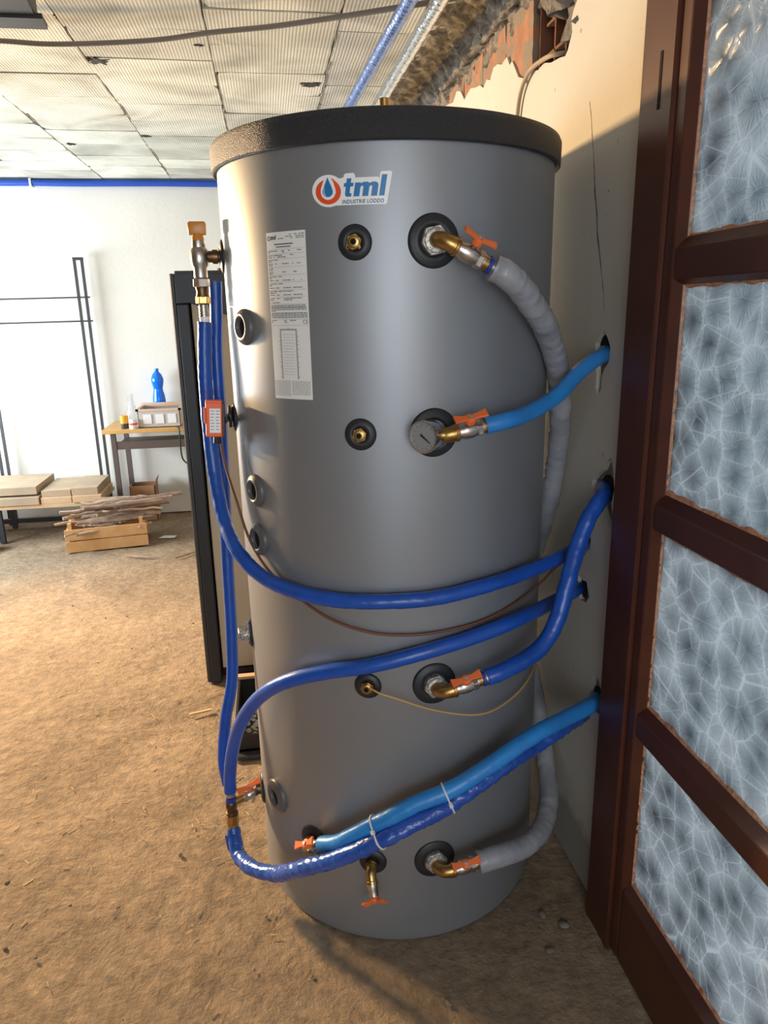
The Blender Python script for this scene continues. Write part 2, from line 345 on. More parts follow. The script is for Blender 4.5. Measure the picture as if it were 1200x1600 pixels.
# ceiling: backing slab + clay hollow-tile strips
ceil = structure(build('ceiling', MB().box(XL - 0.1, 1.06, YF - 0.1, YB + 0.2, ZC + 0.012, ZC + 0.2), 'joint'))
colx = [-3.16, -2.64, -2.14, -1.645, -1.14, -0.645, -0.15, 0.32, 0.80]
tile_meshes = {}
for c in range(8):
    xa, xb = colx[c], colx[c + 1]
    offy = [1.50, 1.42, 1.58, 1.46, 1.60, 1.37, 1.51, 1.34][c]
    k = 0
    while True:
        ya = offy + 0.335 * k; yb = ya + 0.335; k += 1
        if ya > YB - 0.02: break
        yb = min(yb, YB + 0.01)
        ww = (xb - xa) / 2 - 0.0015; hh = (yb - ya) / 2 - 0.001
        ring = []   # hand-laid outline: wavy edges, a chipped corner now and then
        for (px, py), (qx, qy), m_ in (((-ww, -hh), (ww, -hh), 8), ((ww, -hh), (ww, hh), 5), ((ww, hh), (-ww, hh), 8), ((-ww, hh), (-ww, -hh), 5)):
            for i_ in range(m_):
                f_ = i_ / m_; jx = random.uniform(0, .0035); jy = random.uniform(0, .0035)
                if i_ == 0 and random.random() < .22: jx += random.uniform(.004, .02); jy += random.uniform(.004, .015)
                x_ = px + (qx - px) * f_; y_ = py + (qy - py) * f_
                ring.append((x_ - math.copysign(jx, x_), y_ - math.copysign(jy, y_)))
        o = build('tile', MB().prism(ring, 0.0, 0.03), 'clay_tile', ceil, loc=(0, 0, 0))
        o.location = ((xa + xb) / 2 + random.uniform(-.002, .002), (ya + yb) / 2, ZC + random.uniform(-.004, .003))
        o.rotation_euler = (random.uniform(-.006, .006), random.uniform(-.006, .006), random.uniform(-.004, .004))
# mortar ridges between the strips, crooked like the photo's
for x in colx[3:8]:
    pts = [(x + 0.016 * noise.noise((x * 9, y * 2.3, 0)), y, ZC + 0.002) for y in [1.4 + 0.1 * i for i in range(48)]]
    build('joint_ridge', MB().tube(smooth_path(pts, .03), 0.006, 5, rfun=lambda i, a: 0.55 + 1.0 * noise.noise((i * .45, a, x))), 'joint', ceil)
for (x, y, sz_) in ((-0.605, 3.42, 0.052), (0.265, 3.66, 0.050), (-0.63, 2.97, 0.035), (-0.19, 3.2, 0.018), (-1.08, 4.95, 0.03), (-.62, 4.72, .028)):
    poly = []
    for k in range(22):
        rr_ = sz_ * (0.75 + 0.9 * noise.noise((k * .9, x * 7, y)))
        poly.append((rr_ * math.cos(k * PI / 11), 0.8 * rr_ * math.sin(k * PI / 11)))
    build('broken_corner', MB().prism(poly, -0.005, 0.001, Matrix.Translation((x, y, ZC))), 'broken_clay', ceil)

# right wall: plaster skin with a ragged top, chipped holes, masonry behind
DY0, DY1, DZ = 0.42, 1.50, 2.30
top = [(6.15, 2.60), (5.2, 2.53), (4.6, 2.50), (4.2, 2.47), (3.9, 2.48), (3.6, 2.45), (3.4, 2.462), (3.215, 2.434), (3.16, 2.46), (3.10, 2.446), (3.04, 2.40), (2.95, 2.415), (2.88, 2.40), (2.823, 2.392), (2.78, 2.372), (2.74, 2.388), (2.70, 2.375), (2.662, 2.402), (2.62, 2.40), (2.57, 2.385), (2.518, 2.392), (2.49, 2.36), (2.465, 2.364), (2.43, 2.33), (2.40, 2.301), (2.36, 2.288), (2.322, 2.262), (2.30, 2.278), (2.27, 2.283), (2.23, 2.272), (2.183, 2.277), (2.13, 2.262), (2.065, 2.255), (2.03, 2.248), (2.014, 2.256), (1.989, 2.29), (1.998, 2.32), (1.985, 2.339), (1.955, 2.36), (1.94, 2.40), (1.948, 2.45), (1.92, 2.52), (1.925, 2.61)]
outer = [(DY1, 0), (6.15, 0)] + top + [(YF, 2.61), (YF, 0), (DY0, 0), (DY0, DZ), (DY1, DZ)]
holes = {
 'a': [(1.712, 1.565), (1.735, 1.545), (1.752, 1.53), (1.745, 1.50), (1.735, 1.45), (1.735, 1.42), (1.722, 1.405), (1.705, 1.42), (1.705, 1.455), (1.69, 1.475), (1.672, 1.49), (1.668, 1.525), (1.685, 1.545)],
 'b': [(1.628, 1.265), (1.65, 1.25), (1.665, 1.225), (1.70, 1.205), (1.722, 1.185), (1.718, 1.16), (1.70, 1.14), (1.66, 1.135), (1.625, 1.10), (1.605, 1.085), (1.592, 1.10), (1.60, 1.125), (1.61, 1.15), (1.60, 1.19), (1.612, 1.235)],
 'c': [(1.79, 1.06), (1.772, 1.03), (1.76, 0.99), (1.735, 0.985), (1.715, 1.0), (1.712, 1.03), (1.735, 1.05), (1.765, 1.065)],
 'd': [(1.775, 0.905), (1.745, 0.90), (1.72, 0.905), (1.715, 0.89), (1.70, 0.87), (1.72, 0.845), (1.755, 0.84), (1.78, 0.86)],
 'e': [(1.645, 0.668), (1.632, 0.66), (1.622, 0.672), (1.61, 0.66), (1.60, 0.645), (1.593, 0.61), (1.598, 0.575), (1.625, 0.57), (1.655, 0.585), (1.66, 0.61), (1.652, 0.64)]}
def sheet(loops, x0, x1):
    bm = bmesh.new()
    for lp in loops:
        vsx = [bm.verts.new((x0, y, z)) for y, z in lp]
        for i in range(len(vsx)): bm.edges.new((vsx[i], vsx[(i + 1) % len(vsx)]))
    bmesh.ops.triangle_fill(bm, edges=bm.edges[:], use_beauty=True, use_dissolve=False)
    r = bmesh.ops.extrude_face_region(bm, geom=bm.faces[:])
    for v in r['geom']:
        if isinstance(v, bmesh.types.BMVert): v.co.x = x1
    bmesh.ops.recalc_face_normals(bm, faces=bm.faces)
    me = bpy.data.meshes.new('sheet'); bm.to_mesh(me); bm.free(); return me
wall_r = structure(mesh_obj('wall_right', sheet([outer] + list(holes.values()), XW, XW + 0.013), 'plaster_right'))
core = MB()
core.box(0.823, 1.06, DY1, 1.935, 0, ZC); core.box(0.823, 1.06, 1.935, 3.42, 0, 2.243); core.box(0.823, 1.06, 3.42, YB + 0.2, 0, ZC + .01)
core.box(0.823, 1.06, YF - .1, DY0, 0, ZC); core.box(0.823, 1.06, DY0, DY1, DZ, ZC); core.box(1.0, 1.06, 1.935, 3.42, 2.243, ZC)
build('masonry_core', core, 'mortar_grey', wall_r)
# flat black discs round the hoses, painting in the shade of the wall holes
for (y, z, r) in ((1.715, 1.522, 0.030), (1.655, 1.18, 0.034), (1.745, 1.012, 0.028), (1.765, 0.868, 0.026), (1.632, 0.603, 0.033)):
    build('hole_shade', MB().lathe([(r, 0), (r, 0.003)], frame((0.8205, y, z), (1, 0, 0)), 16), 'hole', wall_r)
# course of hollow bricks laid bare
def rough_block(x0, x1, y0, y1, z0, z1, amp, seed, n=10):
    bm = bmesh.new(); bmesh.ops.create_cube(bm, size=1.0)
    bmesh.ops.subdivide_edges(bm, edges=bm.edges[:], cuts=n, use_grid_fill=True)
    for v in bm.verts:
        p = Vector((x0 + (v.co.x + .5) * (x1 - x0), y0 + (v.co.y + .5) * (y1 - y0), z0 + (v.co.z + .5) * (z1 - z0)))
        p += amp * Vector((noise.noise(p * 22 + Vector((seed, 0, 0))) + .6 * noise.noise(p * 60), noise.noise(p * 22 + Vector((0, seed, 0))), noise.noise(p * 22 + Vector((0, 0, seed)))))
        v.co = p
    me = bpy.data.meshes.new('block'); bm.to_mesh(me); bm.free(); return me
for i, (ya, yb) in enumerate(((2.300, 2.548), (2.556, 2.806), (2.814, 3.064), (3.072, 3.32))):
    mesh_obj('hollow_brick', rough_block(0.817, 0.99, ya, yb, 2.248, 2.492, 0.004, i), 'brick', wall_r, 40)
hb = MB()   # the broken block whose cells are open
ya, yb, za, zb = 2.04, 2.294, 2.250, 2.50
for y in (ya, ya + 0.083, ya + 0.166, yb - 0.008): hb.box(0.835 if y > ya + 0.2 else 0.85, 0.985, y, y + 0.008, za, zb)
for z in (za, za + 0.066, za + 0.146, zb - 0.008): hb.box(0.85, 0.985, ya, yb, z, z + 0.008)
hb.box(0.975, 0.99, ya, yb, za, zb)
build('hollow_brick', hb, 'brick_dark', wall_r)
mesh_obj('mortar_lump', rough_block(0.815, 0.95, 1.955, 2.055, 2.29, 2.62, 0.028, 4, 14), 'mortar_grey', wall_r, 60)
mesh_obj('mortar_lump', rough_block(0.80, 0.90, 2.00, 2.13, 2.37, 2.62, 0.03, 9, 14), 'mortar_grey', wall_r, 60)
# rough mortar bed between the bricks and the ceiling
V = []; F = []; ny, ns = 300, 44
prof = [(0.838, 2.40), (0.815, 2.44), (0.806, 2.475), (0.800, 2.51), (0.785, 2.55), (0.75, 2.58), (0.69, 2.60), (0.62, 2.622)]
for j in range(ny + 1):
    y = 2.10 + (YB - 2.10) * (j / ny) ** 1.8
    for i in range(ns + 1):
        f = i / ns * (len(prof) - 1); k = min(int(f), len(prof) - 2); q = f - k
        x = prof[k][0] * (1 - q) + prof[k + 1][0] * q; z = prof[k][1] * (1 - q) + prof[k + 1][1] * q
        p = Vector((x, y, z)); d = 0.020 * noise.noise(p * 9) + 0.018 * noise.noise(p * 23) + 0.014 * noise.noise(p * 55) + 0.008 * noise.noise(p * 120)
        if y < 3.3 and z < 2.5: d += 0.020 * noise.noise((y * 6, z * 10, 2)) + 0.016
        V.append((x + d, y, z + d * 0.5 if i < ns - 1 else z))
for j in range(ny):
    for i in range(ns):
        a = j * (ns + 1) + i; F.append((a, a + 1, a + ns + 2, a + ns + 1))
build('mortar_bed', MB().add(V, F), 'mortar', wall_r, 60)
# settling crack in the plaster: a shallow groove
cr = [(1.86, 2.10), (1.845, 2.06), (1.835, 2.02), (1.822, 1.98), (1.81, 1.93), (1.80, 1.88), (1.785, 1.84), (1.775, 1.79), (1.755, 1.74), (1.74, 1.70), (1.722, 1.65), (1.71, 1.60)]
wd = [.001, .0012, .0016, .0012, .002, .0032, .0042, .0034, .003, .0022, .0012, .0008]
cp = []
for i in range(len(cr) - 1):
    for k in range(6):
        q = k / 6; cp.append((cr[i][0] * (1 - q) + cr[i + 1][0] * q + .006 * noise.noise((i * 6 + k, 0, 0)), cr[i][1] * (1 - q) + cr[i + 1][1] * q, (wd[i] * (1 - q) + wd[i + 1] * q) * (1 + .9 * noise.noise((i * 6 + k, 7.7, 0)))))
V = []; F = []
for y, z, q in cp: V += [(XW - .0004, y - q, z), (XW - .0004, y + q, z)]
for i in range(len(cp) - 1): F.append((2 * i, 2 * i + 1, 2 * i + 3, 2 * i + 2))
build('crack', MB().add(V, F), 'mortar_grey', wall_r)

structure(build('wall_back', MB().box(XL - .1, 1.06, YB, YB + 0.2, 0, ZC + .01), 'plaster_back'))
# left wall with two window openings (outside the picture), added for the assumed lights
lw = MB()
for (ya, yb, za, zb) in ((YF - .1, 3.9, 0, ZC), (5.9, YB, 0, ZC), (3.9, 5.9, 0, 0.75), (3.9, 5.9, 1.75, 1.86), (3.9, 5.9, 2.0, ZC), (3.9, 4.05, 1.86, 2.0), (5.45, 5.9, 1.86, 2.0)):
    lw.box(XL - .2, XL, ya, yb, za, zb)
structure(build('wall_left', lw, 'plaster_old'))
fwm = MB(); fwm.box(XL - .2, -1.3, YF - .2, YF, 0, ZC); fwm.box(0.75, 1.06, YF - .2, YF, 0, ZC); fwm.box(-1.3, 0.75, YF - .2, YF, 2.35, ZC)  # unseen wall behind the camera; its wide gap is added for fill light
structure(build('wall_front', fwm, 'plaster_old'))

# ------------------------------------------------------------------ glazed door in the right wall
door = bpy.data.objects.new('door_1', None); COL.objects.link(door); door.location = (0.79, 1.0, 0); structure(door)
def yprism(sec, y0, y1):     # section in (x, z), extruded along y
    m = Matrix(((1, 0, 0, 0), (0, 0, 1, 0), (0, 1, 0, 0), (0, 0, 0, 1)))
    return MB().prism(sec, y0, y1, m)
for (a, b) in ((1.408, 1.535), (0.40, 0.502)):
    build('jamb', MB().box(0.775, 0.90, a, b, -0.01, 2.36), 'door_wood', door, bevel=0.004)
build('head', MB().box(0.775, 0.90, 0.502, 1.408, 2.27, 2.36), 'door_wood', door, bevel=0.004)
def stile(sec): build('stile', MB().prism(sec, 0.012, 2.265), 'door_wood', door, bevel=0.002)
stile([(0.784, 1.406), (0.784, 1.374), (0.803, 1.357), (0.83, 1.357), (0.83, 1.406)])
stile([(0.784, 0.504), (0.784, 0.536), (0.803, 0.553), (0.83, 0.553), (0.83, 0.504)])
rails = [(0.014, 0.222), (0.660, 0.714), (1.162, 1.214), (1.668, 1.722), (2.165, 2.262)]
for z0, z1 in rails:
    build('rail', yprism([(0.785, z0), (0.785, z1), (0.804, z1 + 0.024), (0.829, z1 + 0.024), (0.829, z0 - (0.012 if z0 > .1 else 0)), (0.804, z0 - (0.012 if z0 > .1 else 0))], 0.545, 1.366), 'door_wood', door, bevel=0.002)
build('hinge_slot', MB().box(0.7735, 0.780, 1.452, 1.460, 1.985, 2.085), 'hole', door)
for i in range(4):
    z0 = rails[i][1] + 0.018; z1 = rails[i + 1][0] - 0.006
    pn = build('pane', MB().box(0.8075, 0.8125, 0.548, 1.362, z0, z1), 'patterned_glass', door)
    pb = MB()   # ragged putty bead round the glass
    def bead(p, q, inward, amp):
        p = Vector(p); q = Vector(q); inward = Vector(inward); n = 70; VV = []; FF = []
        for k in range(n + 1):
            c = p.lerp(q, k / n); wd = amp * (0.75 + 0.75 * noise.noise((k * .35, i * 7.1 + amp * 900, p.z * 3)) + 0.35 * noise.noise((k * 1.7, i, p.y * 5)))
            wd = max(0.0012, wd)
            VV += [c, c + inward * wd + Vector((0.0045, 0, 0))]
        for k in range(n): FF.append((2 * k, 2 * k + 1, 2 * k + 3, 2 * k + 2))
        pb.add(VV, FF)
    bead((0.8025, 0.55, z0 + .005), (0.8025, 1.36, z0 + .005), (0, 0, 1), 0.009); bead((0.8025, 0.55, z1 - .005), (0.8025, 1.36, z1 - .005), (0, 0, -1), 0.006)
    bead((0.8025, 1.358, z0), (0.8025, 1.358, z1), (0, -1, 0), 0.004); bead((0.8025, 0.552, z0), (0.8025, 0.552, z1), (0, 1, 0), 0.004)
    build('putty', pb, 'putty', pn)
structure(build('ground', MB().box(1.0, 40, -30, 40, -0.3, -0.02), 'outside_ground'))

# ------------------------------------------------------------------ storage tank
CX, CY, R, RL, H, ZL = 0.3155, 1.932, 0.4113, 0.4235, 2.0, 1.938
tank = thing('storage_tank', 'tall grey cylindrical hot-water storage tank with black lid and logo sticker', 'storage tank', (CX, CY, 0))
TC = Matrix.Translation((CX, CY, 0))
build('jacket', MB().lathe([(R - .02, 0.0), (R - .004, 0.004), (R, 0.02), (R, ZL + .01)], TC, 128), 'jacket', tank, 40)
lid = build('lid', MB().lathe([(R - .01, ZL + .006), (RL - .004, ZL), (RL, ZL + .003), (RL + .001, H - .012), (RL - .003, H - .003), (RL - .012, H), (RL - .04, H + .001)], TC, 128), 'lid', tank, 40)
build('vent_plug', MB().lathe([(0.016, H - .01), (0.014, H + .08), (0.011, H + .08), (0.011, H + .092), (0.014, H + .093), (0.015, H + .118), (0.010, H + .121)], Matrix.Translation((CX + .003, CY + 0.02, 0)), 16), 'brass', lid, 40)
def port(th, z, off=0.0):
    a = math.radians(th); n = Vector((math.cos(a), math.sin(a), 0)); t = Vector((-math.sin(a), math.cos(a), 0))
    m = Matrix((t, zu, n)).transposed().to_4x4(); m.translation = Vector((CX, CY, z)) + n * (R + off); return m
TA, TB, TCc, TD, TE = -108.3, -86.0, -131.8, -152.4, -175.5
Z1, Z2, Z3, Z4 = 1.754, 1.363, 0.758, 0.255
def grommet(th, z, r, rin, name='grommet', m='rubber', h=0.008):
    P = port(th, z, -0.010)
    prof = [(rin, 0), (r, 0.0), (r, 0.010 + h * .10), (r * .97, 0.010 + h * .38), (r * .90, 0.010 + h * .62), (r * .76, 0.010 + h * .85), (r * .5 + rin * .4, 0.010 + h), (rin * 1.08, 0.010 + h * .9), (rin, 0.010 + h * .5)]
    return build(name, MB().lathe(prof, P, 48, closed=True), m, tank, 70)
def hole_disc(th, z, r, parent, depth=-0.0): build('bore', MB().lathe([(r, 0), (r, 0.0025)], port(th, z, depth), 24), 'hole', parent)
for th, z, r in ((TA, Z1, .035), (TA, Z2, .035), (TA, Z3, .033), (TA, Z4, .036), (TCc, 0.273, .042), (TE, Z2, .036), (TE, Z1, .04), (TE, Z3, .04), (TE, Z4, .045)):
    grommet(th, z, r, .014)
for z in (Z1, Z2, Z3, Z4): grommet(TB, z, .0535, .028)
for z, r in ((1.590, .041), (1.204, .041), (1.079, .041), (0.337, .048)):
    g = grommet(TD, z, r, .021, 'rosette', 'rosette', 0.014); hole_disc(TD, z, .0215, g, 0.0005)
# sensor pockets on the front
def pocket(z, kind):
    P = port(TA, z, 0.0)
    g = build('brass_pocket', MB().hexa(.0165, 0, .014, P, 6, .3), 'brass', tank, bevel=.001)
    build('pocket_rim', MB().lathe([(.012, .012), (.012, .020), (.010, .021), (.006, .021), (.006, .012)], P, 20, closed=True), 'brass', g, 40)
    build('pocket_bore', MB().lathe([(.006, .0145), (.006, .0155)], P, 16), 'hole', g)
    if kind == 1:
        for s in (-1, 1):
            pts = [P @ Vector(q) for q in ((s * .011, .004, .016), (s * .013, -.006, .018), (s * .0135, -.012, .018), (s * .010, -.014, .018), (s * .008, -.010, .018))]
            build('spring_clip', MB().tube(smooth_path(pts, .002), .0009, 6), 'brass', g, 40)
pocket(Z1, 1); pocket(Z2, 0); pocket(Z3, 2)

# ---- decals wrapped on the jacket
def decal(name, loops_or_mesh, off, m, parent, thc, zc, thick=0.0):
    bm = bmesh.new()
    if isinstance(loops_or_mesh, list) and len(loops_or_mesh) > 4:
        for lp in loops_or_mesh: bm.faces.new([bm.verts.new((x, y, 0)) for x, y in lp])
    elif isinstance(loops_or_mesh, list):
        for lp in loops_or_mesh:
            vsx = [bm.verts.new((x, y, 0)) for x, y in lp]
            for i in range(len(vsx)): bm.edges.new((vsx[i], vsx[(i + 1) % len(vsx)]))
        bmesh.ops.triangle_fill(bm, edges=bm.edges[:], use_beauty=True)
    else: bm.from_mesh(loops_or_mesh)
    xs = [v.co.x for v in bm.verts]
    x = math.floor(min(xs) / 0.008) * 0.008
    while x < max(xs):
        bmesh.ops.bisect_plane(bm, geom=bm.verts[:] + bm.edges[:] + bm.faces[:], plane_co=(x, 0, 0), plane_no=(1, 0, 0)); x += 0.008
    base = org(parent)
    for v in bm.verts:
        a = math.radians(thc) + v.co.x / R
        v.co = Vector((CX + (R + off) * math.cos(a), CY + (R + off) * math.sin(a), zc + v.co.y)) - base
    bmesh.ops.recalc_face_normals(bm, faces=bm.faces)
    for f in bm.faces:
        c = f.calc_center_median() + base - Vector((CX, CY, 0)); c.z = 0
        if f.normal.dot(c) < 0: f.normal_flip()
    me = bpy.data.meshes.new(name); bm.to_mesh(me); bm.free()
    return mesh_obj(name, me, m, parent)
def text_mesh(body, x0, x1, y0, y1, bold=0.0, shear=0.0, space=1.0):
    cu = bpy.data.curves.new('t', 'FONT'); cu.body = body; cu.offset = bold; cu.shear = shear; cu.space_character = space; cu.resolution_u = 4
    o = bpy.data.objects.new('t', cu); COL.objects.link(o)
    dg = bpy.context.evaluated_depsgraph_get(); me = bpy.data.meshes.new_from_object(o.evaluated_get(dg))
    bpy.data.objects.remove(o); bpy.data.curves.remove(cu)
    xs = [v.co.x for v in me.vertices]; ys = [v.co.y for v in me.vertices]
    ax, bx, ay, by = min(xs), max(xs), min(ys), max(ys)
    for v in me.vertices:
        v.co = ((v.co.x - ax) / (bx - ax) * (x1 - x0) + x0, (v.co.y - ay) / (by - ay) * (y1 - y0) + y0, 0)
    return me
LT, LZ = -108.6, 1.853
LOGO_BACK = [(-0.0266, 0.0208), (-0.0317, 0.0243), (-0.0373, 0.0269), (-0.0435, 0.0285), (-0.0499, 0.0291), (-0.0563, 0.0288), (-0.0625, 0.0274), (-0.0684, 0.025), (-0.0736, 0.0218), (-0.0779, 0.0177), (-0.0813, 0.013), (-0.0836, 0.0078), (-0.0847, 0.0023), (-0.0844, -0.0034), (-0.0829, -0.009), (-0.0802, -0.0142), (-0.0764, -0.019), (-0.0717, -0.0232), (-0.0662, -0.0265), (-0.0601, -0.0289), (-0.0537, -0.0303), (-0.0472, -0.0307), (-0.0408, -0.0299), (-0.0348, -0.0285), (0.0659, -0.0293), (0.0685, -0.0267), (0.0796, 0.0275), (0.0790, 0.0302), (0.0755, 0.0314), (0.0595, 0.031), (0.0565, 0.028), (0.0551, 0.0191), (0.0509, 0.0212), (0.0069, 0.0212), (0.0059, 0.027), (0.0024, 0.0299), (-0.0127, 0.0294), (-0.0159, 0.0274), (-0.0173, 0.0224)]
LOGO_RING = [(-0.0586, 0.0198), (-0.0634, 0.018), (-0.0677, 0.0155), (-0.0714, 0.0122), (-0.0742, 0.0084), (-0.076, 0.0041), (-0.0768, -0.0004), (-0.0765, -0.0051), (-0.0752, -0.0096), (-0.0728, -0.0138), (-0.0695, -0.0176), (-0.0655, -0.0208), (-0.0608, -0.0233), (-0.0557, -0.0249), (-0.0505, -0.0257), (-0.0452, -0.0255), (-0.0401, -0.0245), (-0.0354, -0.0226), (-0.0313, -0.0198), (-0.0278, -0.0165), (-0.0253, -0.0125), (-0.0236, -0.0082), (-0.023, -0.0037), (-0.0233, 0.0008), (-0.0247, 0.0053), (-0.027, 0.0094), (-0.0302, 0.0131), (-0.0341, 0.0165), (-0.0386, 0.0205), (-0.0429, 0.0232), (-0.0379, 0.0135), (-0.0343, 0.0023), (-0.0339, -0.0048), (-0.0372, -0.0117), (-0.0433, -0.0161), (-0.0506, -0.0173), (-0.0579, -0.0153), (-0.0636, -0.0102), (-0.066, -0.0029), (-0.0651, 0.0042), (-0.0606, 0.0149), (-0.0568, 0.0233)]
LOGO_DROP = [(-0.0506, 0.0247), (-0.0468, 0.0163), (-0.0424, 0.0067), (-0.0407, 0.001), (-0.04, -0.0013), (-0.0399, -0.0037), (-0.0405, -0.006), (-0.0418, -0.008), (-0.0436, -0.0097), (-0.0458, -0.011), (-0.0484, -0.0117), (-0.0511, -0.0119), (-0.0538, -0.0114), (-0.0564, -0.0104), (-0.0585, -0.0089), (-0.0602, -0.0069), (-0.0613, -0.0047), (-0.0617, -0.0023), (-0.0614, 0.0), (-0.0605, 0.0022), (-0.0581, 0.0084), (-0.0545, 0.0161)]
logo = decal('logo_sticker', [LOGO_BACK], 0.0006, 'sticker', tank, LT, LZ); logo['label'] = 'white logo sticker with orange ring, blue drop and blue lettering'
decal('logo_ring', [LOGO_RING], 0.0013, 'logo_red', logo, LT, LZ)
decal('logo_drop', [LOGO_DROP], 0.0013, 'logo_blue', logo, LT, LZ)
decal('drop_highlight', [[(-0.0568, 0.0085), (-0.0588, 0.0015), (-0.0592, -0.004), (-0.0575, -0.0078), (-0.0540, -0.0102), (-0.0565, -0.0070), (-0.0580, -0.0035), (-0.0578, 0.0015)]], 0.0018, 'sticker', logo, LT, LZ)
# heavy italic lower-case letters drawn as outlines
def it(pts, dx): return [(dx + x + 0.175 * y, y - 0.0134) for x, y in pts]
lt = [(0.0045, 0), (0.0125, 0), (0.0125, .0062), (0.0100, .0060), (0.0090, .0075), (0.0090, .0185), (0.0138, .0185), (0.0138, .0252), (0.0090, .0252), (0.0090, .0335), (0.0010, .0335), (0.0010, .0252), (-0.0028, .0252), (-0.0028, .0185), (0.0010, .0185), (0.0010, .0055), (0.0022, .0016)]
lm = [(0, 0), (.0088, 0), (.0088, .0165), (.0102, .0190), (.0122, .0190), (.0130, .0172), (.0130, 0), (.0218, 0), (.0218, .0165), (.0232, .0190), (.0252, .0190), (.0260, .0172), (.0260, 0), (.0348, 0), (.0348, .0190), (.0335, .0235), (.0300, .0258), (.0258, .0258), (.0215, .0236), (.0190, .0256), (.0160, .0260), (.0120, .0256), (.0086, .0234), (.0084, .0252), (0, .0252)]
ll = [(0, 0), (.0088, 0), (.0088, .0385), (0, .0385)]
for poly, dx, kx in ((lt, -0.0172, 1.16), (lm, 0.0018, 1.36), (ll, 0.0530, 1.2)):
    decal('logo_letter', [it([(x * kx, y) for x, y in poly], dx)], 0.0013, 'logo_blue', logo, LT, LZ)
decal('logo_lettering', text_mesh('INDUSTRIE LODDO', -0.0213, 0.0627, -0.0262, -0.0188, 0.022, 0.18, 1.12), 0.0013, 'logo_navy', logo, LT, LZ)

# data label: 0.105 x 0.348 m, u to the right, v downwards
BT, BZ, BW, BH = -130.5, 1.6095, 0.1045, 0.3475
lab = decal('data_label', [[(-BW / 2, -BH / 2), (BW / 2, -BH / 2), (BW / 2, BH / 2), (-BW / 2, BH / 2)]], 0.0006, 'paper', tank, BT, BZ)
lab['label'] = 'tall white printed data label with a small tank drawing'
def rect(u0, v0, u1, v1): return [((u0 - .5) * BW, (.5 - v1) * BH), ((u1 - .5) * BW, (.5 - v1) * BH), ((u1 - .5) * BW, (.5 - v0) * BH), ((u0 - .5) * BW, (.5 - v0) * BH)]
dark, pale = [], []
rnd = random.Random(3)
def words(u0, u1, v, h, dst, dens=0.85):
    u = u0
    while u < u1 - .01:
        wd = rnd.uniform(.025, .09); e = min(u + wd, u1)
        if rnd.random() < dens: dst.append(rect(u, v, e, v + h))
        u = e + 0.012
words(.62, .97, .016, .004, dark, .6); words(.52, .97, .027, .004, dark); words(.33, .97, .037, .004, dark)
dark.append(rect(.22, .067, .70, .0735)); dark.append(rect(.27, .083, .64, .0885))
for v in (.098, .124, .152, .200, .247, .288, .333, .375, .417, .437, .468, .508, .545): pale.append(rect(.03, v, .97, v + .0014))
for v, row in ((.106, ((.04, .30), (.40, .62), (.70, .90))), (.114, ((.04, .08), (.43, .55))), (.131, ((.03, .17), (.20, .42), (.45, .70))), (.141, ((.03, .13), (.19, .50))),
               (.158, ((.03, .16), (.19, .30))), (.168, ((.03, .12),)), (.180, ((.03, .16), (.21, .27), (.40, .58), (.66, .86))), (.190, ((.03, .14),)),
               (.206, ((.03, .18),)), (.216, ((.03, .14),)), (.228, ((.03, .16), (.40, .50), (.68, .78))), (.238, ((.03, .14),)),
               (.254, ((.03, .24), (.29, .39))), (.264, ((.03, .10),)), (.276, ((.03, .16), (.21, .30), (.40, .60), (.66, .88))), 
               (.296, ((.03, .26), (.28, .40))), (.306, ((.03, .10),)), (.320, ((.03, .16), (.21, .30), (.40, .60), (.66, .88))),
               (.340, ((.03, .26), (.28, .66))), (.350, ((.03, .20),)), (.362, ((.03, .16), (.21, .30), (.40, .60), (.66, .88))),
               (.382, ((.03, .16), (.21, .30), (.40, .86))), (.392, ((.03, .13), (.40, .62))), (.407, ((.03, .28),))):
    for a, b in row: words(a, b, v, .0045, dark, .95)
for k in range(4): words(.03, .95, .424 + .0085 * k, .0042, dark, 1.0)
dark.append(rect(.03, .458, .16, .462))
for k in range(4): words(.03, .97, .471 + .0085 * k, .0042, dark, 1.0)
words(.03, .20, .514, .0045, dark); words(.38, .68, .514, .0045, dark); words(.38, .58, .525, .0045, dark); words(.03, .07, .525, .0045, dark)
# line drawing of the tank with its coils
pale += [rect(.24, .575, .275, .875), rect(.655, .575, .69, .875), rect(.24, .567, .69, .576), rect(.46, .560, .49, .566)]
for k in range(15): pale.append(rect(.31 + .01 * (k % 2), .600 + .0175 * k, .62 - .015 * (k % 3), .6018 + .0175 * k))
for v in (.61, .64, .66, .69, .735, .77, .80, .86): dark.append(rect(.20, v, .235, v + .002)); dark.append(rect(.695, v, .73, v + .002))
for k in range(12): words(.02, .46, .886 + .0082 * k, .0036, pale, 1.0); 
for k in range(11): words(.50, .96, .886 + .0082 * k, .0036, pale, 1.0)
decal('label_print', [l for l in dark], 0.0011, 'ink', lab, BT, BZ)['kind'] = 'stuff'
decal('label_print_pale', [l for l in pale], 0.0011, 'ink_pale', lab, BT, BZ)['kind'] = 'stuff'
def lab_text(s, u0, u1, v0, v1, bold, shear=0): decal('label_lettering', text_mesh(s, (u0 - .5) * BW, (u1 - .5) * BW, (.5 - v1) * BH, (.5 - v0) * BH, bold, shear), 0.0012, 'ink', lab, BT, BZ)
lab_text('tml', .125, .285, .016, .043, .05, .2); lab_text('CE', .85, .975, .514, .537, .0)
decal('label_emblem', [[(BW * (-.5 + .075) + BW * .045 * math.cos(a * PI / 8), BH * (.5 - .034) + BW * .045 * math.sin(a * PI / 8)) for a in range(16)], [(BW * (-.5 + .075) + BW * .026 * math.cos(a * PI / 8), BH * (.5 - .034) + BW * .026 * math.sin(a * PI / 8)) for a in range(16)]], 0.0012, 'ink', lab, BT, BZ)

